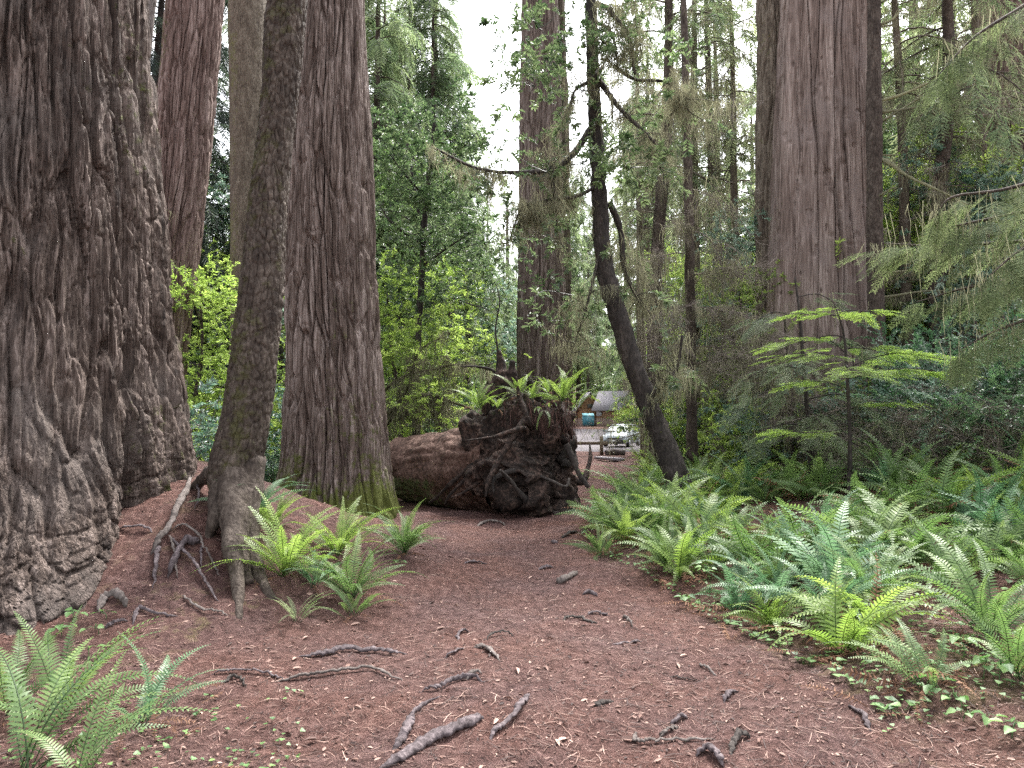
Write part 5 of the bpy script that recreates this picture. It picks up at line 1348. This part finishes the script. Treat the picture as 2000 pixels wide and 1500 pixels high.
# the bed: whole ferns copied, one mesh of fronds each
def far_fern_mesh(seed, nf, tone):
    r = np.random.default_rng(seed); g = Geo()
    fr = [tmpl(frond(seed * 7 + k, .62, 60 + 6 * k, -30 + 12 * k, 24, .060, .020, False, (-.1, .12, .05, -.05)[k])) for k in range(4)]
    for k in range(nf):
        q = np.array(fern_rot(k * 2.4 + r.normal(0, .35), R(r.normal(4, 12)), R(r.normal(0, 20))))
        inst(g, fr[r.integers(0, 4)], [[r.normal(0, .02), r.normal(0, .02), 0]], q[None], r.uniform(.7, 1.2), .5 + r.normal(0, .07))
    me = g.mesh("sword_fern"); me.materials.append(M[tone])
    dead = tmpl(frond(seed + 5, .5, 20, -40, 18, .045, .012, False, .2, True)); gd = Geo()
    for k in range(8):
        q = np.array(fern_rot(r.uniform(0, 6.3), R(r.normal(12, 22)), R(r.normal(0, 25)))); inst(gd, dead, [[0, 0, .01]], q[None], r.uniform(.7, 1.2), .5)
    md = gd.mesh("dead_fronds"); md.materials.append(M['deadfern'])
    return me, md
FM = {t: [far_fern_mesh(400 + 10 * i + k, 15 + 2 * k, t) for k in range(3)] for i, t in enumerate(('fern', 'bluefern', 'limefern'))}
placed = [tuple(gp(q[0], q[1])[:2]) for q in nf_list]
def clear(x, y, dmin):
    return all((x - a) ** 2 + (y - b) ** 2 > dmin * dmin for a, b in placed)
TONE = {'fern': "green", 'bluefern': "blue-green", 'limefern': "yellow-green"}
def bed_fern(x, y, tone, sc, lb):
    e = empty("sword_fern", (x, y, gz(x, y) - .02), lb, "fern", lb, rng.uniform(0, 6.3), sc)
    me, md = FM[tone][rng.integers(0, 3)]
    link("fronds", me, None, e)
    if rng.uniform() < .8: link("dead_fronds", md, None, e)
    placed.append((x, y))
rows = [("at the bed's front", 4.6, 6.6), ("in mid-bed", 6.6, 9.0), ("at the bed's back", 9.0, 12.5), ("below the huge weathered trunk", 12.5, 18)]
nb = 0
for _ in range(6000):
    y = 4.5 + 14.5 * rng.uniform() ** .8; e = np.interp(y, XE_Y, XE_X); x = e + (.35 if y < 10 else .6) + 8.5 * rng.uniform()
    px = 1000 + x / y * F_PX
    if px > 2070 or nb >= 255: continue
    if y < 5.6 and px > 1690: continue
    dm = .25 + .010 * y + (.2 if y > 12 else 0)
    if fbm2(np.array([x * .7]), np.array([y * .7]), 2, 44)[0] > .38: continue
    if not clear(x, y, dm): continue
    pt = np.array([.55, .25, .2]) if px > 1400 else np.array([.55, .08, .37])
    if y > 12: pt = np.array([.45, .08, .47])
    tone = rng.choice(['fern', 'bluefern', 'limefern'], p=pt)
    row = next(q[0] for q in rows if q[2] > y or q is rows[-1])
    sc = (rng.uniform(.95, 1.5) if nb % 5 < 3 else rng.uniform(.65, .95)) * (.82 if y < 6 else 1.0 if y < 9 else 1.12)
    lb = ("small " if sc < 1.0 else "large " if sc > 1.42 else "") + TONE[tone] + " fern " + row
    bed_fern(x, y, tone, sc, lb); nb += 1
for (px, py, tone, sc, lb) in [(1252, 900, 'limefern', 1.2, "lime fern at the far path's edge by the plank"), (1262, 925, 'limefern', 1.4, "tall lime fern between the far path and the dark curved trunk"), (1290, 915, 'limefern', 1.4, "lime fern just behind the dark curved trunk"), (1275, 893, 'limefern', 1.3, "lime fern beyond the tall lime fern"), (1262, 945, 'fern', 1.1, "green fern on the far bend of the path"),
                               (1385, 925, 'limefern', 1.3, "lime fern below slim mossy trunks"), (1420, 915, 'limefern', 1.3, "yellowish fern below slim mossy trunks, furthest back"), (1360, 955, 'fern', 1.3, "fern beside the foot of the dark curved trunk"), (1410, 960, 'fern', 1.2, "green fern between the dark curved trunk and the brush"),
                               (770, 905, 'limefern', 1.2, "fern peeping out between the moss-footed redwood and the log"), (760, 880, 'limefern', 1.1, "fern behind the moss-footed redwood's foot"), (1140, 935, 'fern', .6, "small fern against the root plate's edge")]:
    p = gp(px, py); bed_fern(p.x, p.y, tone, sc, lb)

# ---------------------------------------------------------------- small leafy plants
def leaf_heart(L, Wd):
    V = np.array([[0, 0, 0], [.05 * L, .3 * Wd, .02], [.35 * L, .52 * Wd, .03], [.75 * L, .28 * Wd, .01], [L, 0, -.03], [.75 * L, -.28 * Wd, .01], [.35 * L, -.52 * Wd, .03], [.05 * L, -.3 * Wd, .02], [.4 * L, 0, 0]]) * np.array([1, 1, L / .1 * .5])
    return V, np.array([[0, 1, 2, 8], [8, 2, 3, 4], [8, 4, 5, 6], [0, 8, 6, 7]])
def leafy(px, py, h, n, L, label, mat='clover', seed=0, spread=.07):
    p = gp(px, py); r = np.random.default_rng(seed + 70); e = empty("leafy_plant", p, label, "plant")
    g = Geo(); top = np.array([r.normal(0, .02), r.normal(0, .02), h]); tube(g, smooth_path([(0, 0, -.02), (.01, 0, h * .5), top], 8), .0028, 4, .3, False)
    lv = []
    for k in range(n):
        a = k * 2 * PI / n + r.normal(0, .3); q = top + np.array([math.cos(a), math.sin(a), 0]) * spread * r.uniform(.2, 1) + np.array([0, 0, r.uniform(-.35, .1) * h]) * (n > 3)
        tube(g, np.array([top * .7, (top * .6 + q * .4) + [0, 0, .01], q]), .0016, 3, .4, False); lv.append((a, q))
    g.build("stem", M['clover'], e)
    for a, q in lv:
        g = Geo(); V, F = leaf_heart(L * r.uniform(.75, 1.15), L * r.uniform(.75, .95)); g.add(rot_rows(V, np.array([math.cos(a), math.sin(a), r.uniform(-.45, .1)]), np.array([r.normal(0, .3), r.normal(0, .3), 1]), q), F, .5 + r.normal(0, .15)); g.build("leaf", M[mat], e)
for k, a in enumerate([(118, 1245, .09, 5, .07, "pale plant with broad leaves between the giant redwood and the large fern"), (140, 1215, .08, 4, .06, "plant with grey-green leaves against the giant redwood's foot"), (190, 1243, .06, 3, .05, "three-leaved plant on the duff near the dark curled root"), (205, 1210, .05, 3, .045, "little plant beside the dark curled root"), (170, 1290, .07, 3, .05, "round-leaved plant behind the large fern's fronds"),
                       (1835, 1375, .10, 4, .07, "broad-leaved plant at the lone upright fern's foot"), (1875, 1395, .09, 4, .06, "plant with soft pale leaves beyond the broad-leaved plant"), (1950, 1340, .14, 5, .075, "tall green-leaved plant among dead fronds"), (1880, 1290, .14, 4, .07, "light green plant behind the lone upright fern"), (1975, 1448, .08, 5, .065, "five-leaved plant alone on mossy duff"), (1880, 1408, .05, 3, .05, "low plant with two pale leaves on duff"), (1925, 1422, .05, 3, .05, "small plant on duff near the five-leaved plant"), (1920, 1330, .12, 4, .07, "plant with drooping leaves by the tall green-leaved plant"),
                       (1385, 1170, .30, 9, .06, "tall narrow-leaved plant at the bed's corner"), (1345, 1190, .12, 6, .06, "yellowish leafy plant at the path's bend"), (1400, 1085, .2, 6, .07, "leafy plant rising from clover in the bed"), (1620, 1060, .25, 6, .08, "pale broad-leaved plant deep in the bed"), (1530, 1050, .25, 6, .08, "broad-leaved plant towards the bed's back"), (780, 1108, .06, 3, .05, "sprig with two round leaves at the clump's path end")]):
    leafy(*a, seed=k)

# ---------------------------------------------------------------- litter and ground cover nobody could count
def lay(n, y0, y1, fx, sz, seed):
    r = np.random.default_rng(seed); y = y0 * (y1 / y0) ** r.uniform(0, 1, n); x = fx(y, r)
    z = ground_np(x, y); eps = .03
    nx = -(ground_np(x + eps, y) - z) / eps; ny = -(ground_np(x, y + eps) - z) / eps
    up = norm(np.stack([nx, ny, np.ones(n)], 1) + r.normal(0, sz, (n, 3))); a = r.uniform(0, 2 * PI, n)
    return np.stack([x, y, z + .004], 1), np.stack([np.cos(a), np.sin(a), r.normal(0, .12, n)], 1), up, r
wide = lambda y, r: r.uniform(-.95, .78, len(y)) * y * 1.0
flake = leaf_quad(1, .42, .05, .25); flake = (flake[0], [flake[1]], np.zeros(6))
g = Geo(); p, d, up, r = lay(20000, 2.6, 16, wide, .3, 1)
inst(g, flake, p, frames(d, up), .010 + .030 * r.uniform(0, 1, len(p)) ** 2.2, np.clip(.42 + .26 * r.normal(0, 1, len(p)), 0, 1))
tw = Geo(); tw.add([[-.5, -.018, 0], [-.5, .018, .0], [0, .06, .03], [0, .022, .035], [.5, .0, .0], [.5, -.03, .0]], [[0, 3, 2, 1], [3, 5, 4, 2]]); tw = tmpl(tw); tw = (tw[0], tw[1], tw[2] * 0)
p, d, up, r = lay(42000, 2.6, 14, wide, .22, 2)
inst(g, tw, p, frames(d, up), .022 + .085 * r.uniform(0, 1, len(p)) ** 2.5, np.clip(.36 + .30 * r.normal(0, 1, len(p)), 0, 1))
tag(g.build("leaf_litter", M['litter']), "fallen leaves, needles and twigs strewn over the duff", "leaf litter", kind="stuff")
big = leaf_quad(1, .36, .1, .3); big = (big[0], [big[1]], np.zeros(6))
g = Geo(); p, d, up, r = lay(280, 2.8, 12, lambda y, r: np.where(r.uniform(size=len(y)) < .75, r.uniform(-.35, .42, len(y)) * y, r.uniform(-.6, .75, len(y)) * y), .3, 3)
inst(g, big, p + [0, 0, .004], frames(d, up), .035 + .045 * r.uniform(0, 1, len(p)), np.clip(.62 + .22 * r.normal(0, 1, len(p)), 0, 1))
tag(g.build("fallen_leaves", M['litter']), "pale curled fallen leaves scattered on the path", "fallen leaves", kind="stuff")
# clover carpet
tri = Geo()
for k in range(3):
    V, F = leaf_heart(.5, .5); tri.add(rot_rows(V * np.array([1, 1, .3]), np.array([math.cos(k * 2.094), math.sin(k * 2.094), .1]), np.array([0, 0, 1.0]), (0, 0, .5)), F)
tube(tri, [(0, 0, -.3), (0, 0, .5)], .03, 3, .3, False); tri = tmpl(tri)
g = Geo()
def bedx(y, r): return np.interp(y, XE_Y, XE_X) + .12 + 6.5 * r.uniform(0, 1, len(y)) ** 1.6
p, d, up, r = lay(3600, 4.0, 15, bedx, .25, 4)
ok = fbm2(p[:, 0] * 1.1, p[:, 1] * 1.1, 3, 61) >  .02
inst(g, tri, p[ok], frames(d[ok] * [1, 1, 0] + [1e-4, 0, 0], up[ok]), .025 + .04 * r.uniform(0, 1, ok.sum()), .48 + .15 * r.normal(0, 1, ok.sum()))
p, d, up, r = lay(230, 3.2, 4.4, lambda y, r: r.uniform(-.72, -.28, len(y)) * y, .25, 5)
inst(g, tri, p, frames(d * [1, 1, 0] + [1e-4, 0, 0], up), .02 + .02 * r.uniform(0, 1, len(p)), .42 + .15 * r.normal(0, 1, len(p)))
p, d, up, r = lay(160, 3.8, 4.8, lambda y, r: r.uniform(.48, .72, len(y)) * y, .25, 6)
inst(g, tri, p, frames(d * [1, 1, 0] + [1e-4, 0, 0], up), .02 + .02 * r.uniform(0, 1, len(p)), .42 + .15 * r.normal(0, 1, len(p)))
tag(g.build("clover_cover", M['clover']), "low carpet of three-leaved clover among the ferns", "clover", kind="stuff")
# brown dead fronds lying in the bed
g = Geo(); DT = [tmpl(frond(350 + k, .5, 12, -18, 20, .045, .012, False, .25 * (-1) ** k, True)) for k in range(3)]
p, d, up, r = lay(330, 4.0, 13, bedx, .25, 7); w = r.integers(0, 3, len(p))
for k in range(3): inst(g, DT[k], p[w == k] + [0, 0, .02], frames(d[w == k], up[w == k]), .6 + .6 * r.uniform(0, 1, (w == k).sum()), .5 + .12 * r.normal(0, 1, (w == k).sum()))
p, d, up, r = lay(26, 3.9, 4.7, lambda y, r: r.uniform(.46, .72, len(y)) * y, .25, 8)
inst(g, DT[0], p + [0, 0, .02], frames(d, up), .4 + .4 * r.uniform(0, 1, len(p)), .55 + .15 * r.normal(0, 1, len(p)))
p, d, up, r = lay(16, 3.4, 4.6, lambda y, r: r.uniform(-.7, -.38, len(y)) * y, .25, 9)
inst(g, DT[1], p + [0, 0, .02], frames(d, up), .4 + .4 * r.uniform(0, 1, len(p)), .4 + .15 * r.normal(0, 1, len(p)))
tag(g.build("dead_fern_litter", M['deadfern']), "brown withered fern fronds lying under the ferns", "dead ferns", kind="stuff")

# ---------------------------------------------------------------- beyond the trees: cabins, bin, cars, fence
MM = dict(tan=plain("tan_boards", (0.33, 0.21, 0.12), .8, var=.12, vs=9), roof=plain("mossy_grey_shingles", (0.19, 0.18, 0.20), .9, var=.35, vs=5), stone=plain("pinkish_stone", (0.28, 0.20, 0.17), .9, var=.35, vs=7),
          trim=plain("brown_trim", (0.30, 0.20, 0.13), .8), board=plain("white_board", (0.45, 0.48, 0.54), .5), dark=plain("dark_glass", (0.09, 0.11, 0.10), .2, spec=.6),
          bin=plain("teal_bin", (0.05, 0.20, 0.26), .5), binlid=plain("teal_bin_lid", (0.10, 0.30, 0.36), .45), tyre=plain("tyre_rubber", (0.02, 0.02, 0.022), .9),
          silver=plain("silver_paint", (0.30, 0.33, 0.36), .25, .4, .6, .03), white=plain("white_paint", (0.45, 0.47, 0.49), .3, 0, .5, .02), grey=plain("grey_paint", (0.30, 0.33, 0.36), .3, .3, .5, .03),
          rim=plain("alloy", (0.5, 0.5, 0.52), .35, .8), glass=plain("car_glass", (0.05, 0.06, 0.07), .05, spec=1.0), lamp=plain("lamp_lens", (0.75, 0.78, 0.8), .15, spec=.8), blk=plain("black_plastic", (0.02, 0.02, 0.022), .5),
          plate=plain("plate_white", (0.75, 0.75, 0.72), .5), post=plain("weathered_post", (0.20, 0.155, 0.12), .9, var=.35, vs=25, bd=.01), plank=plain("grey_plank", (0.27, 0.25, 0.27), .9, var=.3, vs=30, bd=.01),
          shade=plain("windscreen_shade", (0.42, 0.45, 0.46), .5), woodlight=plain("split_wood", (0.26, 0.13, 0.09), .9, var=.4, vs=30, bd=.01))

def cabin(cx, cy, z, w, d, hw, hr, rz, ridge_x, label):
    """a small gabled hut; ridge along local x if ridge_x"""
    e = empty("cabin", (cx, cy, z), label, "building", "huts beyond the parking lot", rz)
    hx, hy = w / 2, d / 2; rm = Matrix.Identity(3) if ridge_x else Matrix.Rotation(PI / 2, 3, 'Z')
    if not ridge_x: hx, hy = hy, hx
    def ad(V, F): g = Geo(); g.add(np.array(V) @ np.array(rm).T, F); return g
    V = [[-hx, -hy, .95], [hx, -hy, .95], [hx, hy, .95], [-hx, hy, .95], [-hx, -hy, hw], [hx, -hy, hw], [hx, hy, hw], [-hx, hy, hw], [-hx, 0, hw + hr - .06], [hx, 0, hw + hr - .06]]
    g = ad(V, [[0, 1, 5, 4], [2, 3, 7, 6], [1, 2, 6, 5], [3, 0, 4, 7]]); b = np.array([[5, 6, 9], [7, 4, 8]]); g.f.append(b)
    g.build("wall", MM['tan'], e)
    g = Geo(); s = .06                                          # stone footing, proud of the boards
    box(g, (0, 0, .35), ((2 * hx, 2 * hy, 1.25)[0] + s, 2 * hy + s, 1.25), np.array(rm)); g.build("stone_base", MM['stone'], e)
    g = Geo()
    for k in np.arange(-hx + .1, hx, .28):                       # board and batten
        for sy in (-1, 1): box(g, np.array(rm) @ np.array((k, sy * (hy + .015), (hw + .97) / 2)), (.05, .03, hw - 1.0), np.array(rm))
    for k in np.arange(-hy + .1, hy, .28):
        for sx_ in (-1, 1): box(g, np.array(rm) @ np.array((sx_ * (hx + .015), k, (hw + .97) / 2)), (.03, .05, hw - 1.0), np.array(rm))
    g.build("batten", MM['tan'], e)["kind"] = "stuff"
    o, t = .45, .10; g = Geo()
    sl = hr / hy
    for sy in (-1, 1):
        A = [[-hx - o, sy * (hy + o), hw - o * sl], [hx + o, sy * (hy + o), hw - o * sl], [hx + o, 0, hw + hr], [-hx - o, 0, hw + hr]]
        Vv = np.array(A + [[p[0], p[1], p[2] + t] for p in A]) @ np.array(rm).T
        g.add(Vv, [[0, 3, 2, 1], [4, 5, 6, 7], [0, 1, 5, 4], [1, 2, 6, 5], [2, 3, 7, 6], [3, 0, 4, 7]])
    g.build("roof", MM['roof'], e)
    for (px_, sgn) in ((-hx, -1), (hx, 1)):                      # gable windows
        g = Geo(); box(g, np.array(rm) @ np.array((px_ + sgn * .03, 0, hw + .02)), (.06, .72, .55), np.array(rm)); wf = g.build("window", MM['trim'], e)
        g = Geo(); box(g, np.array(rm) @ np.array((px_ + sgn * .05, 0, hw + .02)), (.06, .58, .42), np.array(rm)); g.build("pane", MM['dark'], wf)
    return e
c1 = cabin(11.0, 80, gz(11, 80), 2.7, 2.5, 2.3, 1.55, R(-36), True, "small hut with a mossy grey shingle roof behind flowering shrubs")
g = Geo(); box(g, (-1.05, -1.31, 1.62), (.62, .05, .78)); g.build("notice_board", MM['board'], c1)
cabin(8.55, 83, gz(8.5, 83), 2.4, 2.6, 2.3, 1.5, R(4), False, "narrow tan board hut with one gable window, nearest the root plate")
b = empty("waste_bin", (7.95, 77, gz(7.95, 77)), "teal metal waste bin with a sloping lid in front of the tan hut", "bin")
g = Geo(); box(g, (0, 0, .62), (1.15, .9, .95)); g.build("body", MM['bin'], b)
g = Geo(); g.add([[-.6, -.48, 1.1], [.6, -.48, 1.1], [.6, .48, 1.35], [-.6, .48, 1.35], [-.6, -.48, 1.16], [.6, -.48, 1.16], [.6, .48, 1.41], [-.6, .48, 1.41]], [[0, 3, 2, 1], [4, 5, 6, 7], [0, 1, 5, 4], [1, 2, 6, 5], [2, 3, 7, 6], [3, 0, 4, 7]]); g.build("lid", MM['binlid'], b)
for sx_ in (-1, 1):
    for sy in (-1, 1):
        g = Geo(); box(g, (sx_ * .45, sy * .35, .07), (.14, .14, .15)); g.build("foot", MM['blk'], b)

def car(loc, rz, paint, label, tall=1.0, group="cars in the parking lot"):
    """a hatchback, nose along local -y"""
    e = empty("parked_car", loc, label, "car", group, rz)
    # body: (y, half width, bottom z, shoulder z, bonnet or deck z)
    st = [(-2.02, .55, .34, .50, .56), (-1.95, .74, .24, .58, .68), (-1.7, .83, .20, .66, .80), (-1.2, .86, .20, .74, .93), (-.85, .865, .20, .80, 1.0), (.2, .865, .20, .84, 1.0), (1.2, .865, .20, .86, 1.0), (1.75, .84, .22, .86, 1.02), (1.98, .78, .28, .80, .98), (2.05, .68, .36, .66, .80)]
    ring = []
    for (y, w, zb, zs, zt) in st:
        zt2 = zt * (1 + (tall - 1) * .5)
        ring.append([(-w * .86, y, zb), (-w, y, zb + .14), (-w, y, (zb + zs) / 2), (-w * .985, y, zs), (-w * .90, y, zt2 - .02), (-w * .5, y, zt2 + .02), (0, y, zt2 + .03), (w * .5, y, zt2 + .02), (w * .90, y, zt2 - .02), (w * .985, y, zs), (w, y, (zb + zs) / 2), (w, y, zb + .14), (w * .86, y, zb)])
    n = 13; V = np.array(ring).reshape(-1, 3); m = len(st)
    F = [[i * n + j, i * n + (j + 1) % n, (i + 1) * n + (j + 1) % n, (i + 1) * n + j] for i in range(m - 1) for j in range(n)]
    g = Geo(); g.add(V, F); g.add(V[:n], np.zeros((0, 3), int)); b0 = g.n - n
    g.f.append(np.array([[b0, b0 + k + 1, b0 + k] for k in range(1, n - 1)])); g.add(V[-n:], np.zeros((0, 3), int)); b1 = g.n - n
    g.f.append(np.array([[b1, b1 + k, b1 + k + 1] for k in range(1, n - 1)]))
    g.build("body", paint, e, smooth=True)
    H = 1.5 * tall
    lo_, hi = [(-.80, -1.02), (.80, -1.02), (.80, 1.85), (-.80, 1.85)], [(-.60, -.02), (.60, -.02), (.60, 1.25), (-.60, 1.25)]
    zl = 1.0 * (1 + (tall - 1) * .5)
    g = Geo(); g.add([(x, y, zl) for x, y in lo_] + [(x, y, H - .06) for x, y in hi], [[0, 1, 5, 4], [1, 2, 6, 5], [2, 3, 7, 6], [3, 0, 4, 7]]); g.build("window", MM['glass'], e)
    g = Geo(); g.add([(x * 1.03, y, H - .06) for x, y in hi] + [(x * .8, y * .9 + .05, H) for x, y in hi], [[0, 1, 5, 4], [1, 2, 6, 5], [2, 3, 7, 6], [3, 0, 4, 7], [4, 5, 6, 7]]); g.build("roof", paint, e)
    for i in range(4):                                          # roof pillars
        g = Geo(); tube(g, [(lo_[i][0], lo_[i][1], zl), (hi[i][0], hi[i][1], H - .05)], [.045, .04], 6); g.build("pillar", paint, e)
    g = Geo(); k0, k1 = .12, .80
    q = lambda x, k: (x * (.74 - .18 * k), -1.02 + 1.0 * k - .025, zl + (H - .06 - zl) * k + .01)
    g.add([q(-1, k0), q(1, k0), q(1, k1), q(-1, k1)], [[0, 1, 2, 3]]); g.build("sunshade", MM['shade'], e)
    for sx_ in (-1, 1):
        g = Geo(); g.add([(sx_ * .45, -1.99, .60), (sx_ * .78, -1.80, .66), (sx_ * .80, -1.62, .80), (sx_ * .50, -1.90, .70)], [[0, 1, 2, 3]] if sx_ > 0 else [[3, 2, 1, 0]])
        g.v[-1] = g.v[-1] + np.array([sx_ * .02, -.03, .015]); g.build("headlight", MM['lamp'], e)
        g = Geo(); box(g, (sx_ * .60, -1.975, .36), (.22, .06, .12)); g.build("fog_lamp", MM['blk'], e)
        g = Geo(); box(g, (sx_ * 1.0, -.72, 1.03), (.20, .10, .13)); g.build("mirror", paint, e)
        for yw in (-1.25, 1.28):
            a = np.linspace(0, 2 * PI, 20, endpoint=False)
            g = Geo(); tube(g, [(sx_ * .66, yw, .31), (sx_ * .70, yw, .31), (sx_ * .85, yw, .31), (sx_ * .875, yw, .31)], [.28, .31, .31, .27], 20); wh = g.build("wheel", MM['tyre'], e, smooth=False)
            g = Geo(); tube(g, [(sx_ * .86, yw, .31), (sx_ * .885, yw, .31)], [.20, .18], 16); g.build("rim", MM['rim'], wh)
    g = Geo(); box(g, (0, -2.03, .58), (.80, .05, .09)); g.build("grille", MM['blk'], e)
    g = Geo(); box(g, (0, -2.03, .33), (1.0, .05, .14)); g.build("air_intake", MM['blk'], e)
    g = Geo(); box(g, (0, -2.07, .40), (.36, .02, .15)); g.build("licence_plate", MM['plate'], e)
    return e
def on(px, py, Y):
    p = at(px, py, Y); return (p.x, Y, gz(p.x, Y) + .004)
car(on(1215, 872, 50), R(-24), MM['silver'], "silver hatchback parked nose-on behind the wooden fence post")
car(on(1303, 850, 54), R(-20), MM['white'], "white car glimpsed just past the dark curved trunk", 1.05)
car(on(1432, 850, 53), R(65), MM['grey'], "grey-blue car seen through branches by the huge weathered trunk's foot", 1.1)
car(on(1360, 850, 58), R(30), MM['white'], "white van-like car mostly hidden behind slim mossy trunks", 1.2)

f = empty("rail_fence", tuple(gp(1175, 889)), "low weathered wooden rail fence with one square post by the far path", "fence")
fy = f.location.y
g = Geo(); box(g, (0, 0, .46), (.17, .17, 1.02)); g.build("post", MM['post'], f)
g = Geo(); box(g, (-.80, .12, .60), (2.3, .07, .16)); g.build("rail", MM['post'], f)
p = gp(1190, 902); q = gp(1205, 905)
o = empty("plank", (p.x, p.y, p.z), "grey weathered plank lying at the path's edge near the fence post", "plank", rz=R(-62))
g = Geo(); box(g, (0, 0, .10), (1.5, .30, .10)); g.build("board", MM['plank'], o)
g = Geo(); box(g, (.3, 0, .02), (.12, .34, .07)); g.build("bearer", MM['post'], o)
p = gp(1202, 890)
g = Geo(); tube(g, smooth_path([(-.5, 0, .12), (0, .05, .18), (.5, -.05, .14)], 14), .16, 10, .1, True, .4, 4, 4); tag(g.build("log_chunk", M['root'], smooth=True, loc=p), "broken log chunk lying behind the grey plank", "log")
p = gp(1660, 1265)
g = Geo(); tube(g, smooth_path([(-.13, -.07, .01), (0, 0, .03), (.13, .08, .03)], 12), np.linspace(.035, .028, 12), 7, .1, True, .35, 9, 14, .6); tag(g.build("wood_chunk", MM['woodlight'], smooth=False, loc=p), "split reddish-brown wood chunk on duff at the fern bed's edge", "wood")
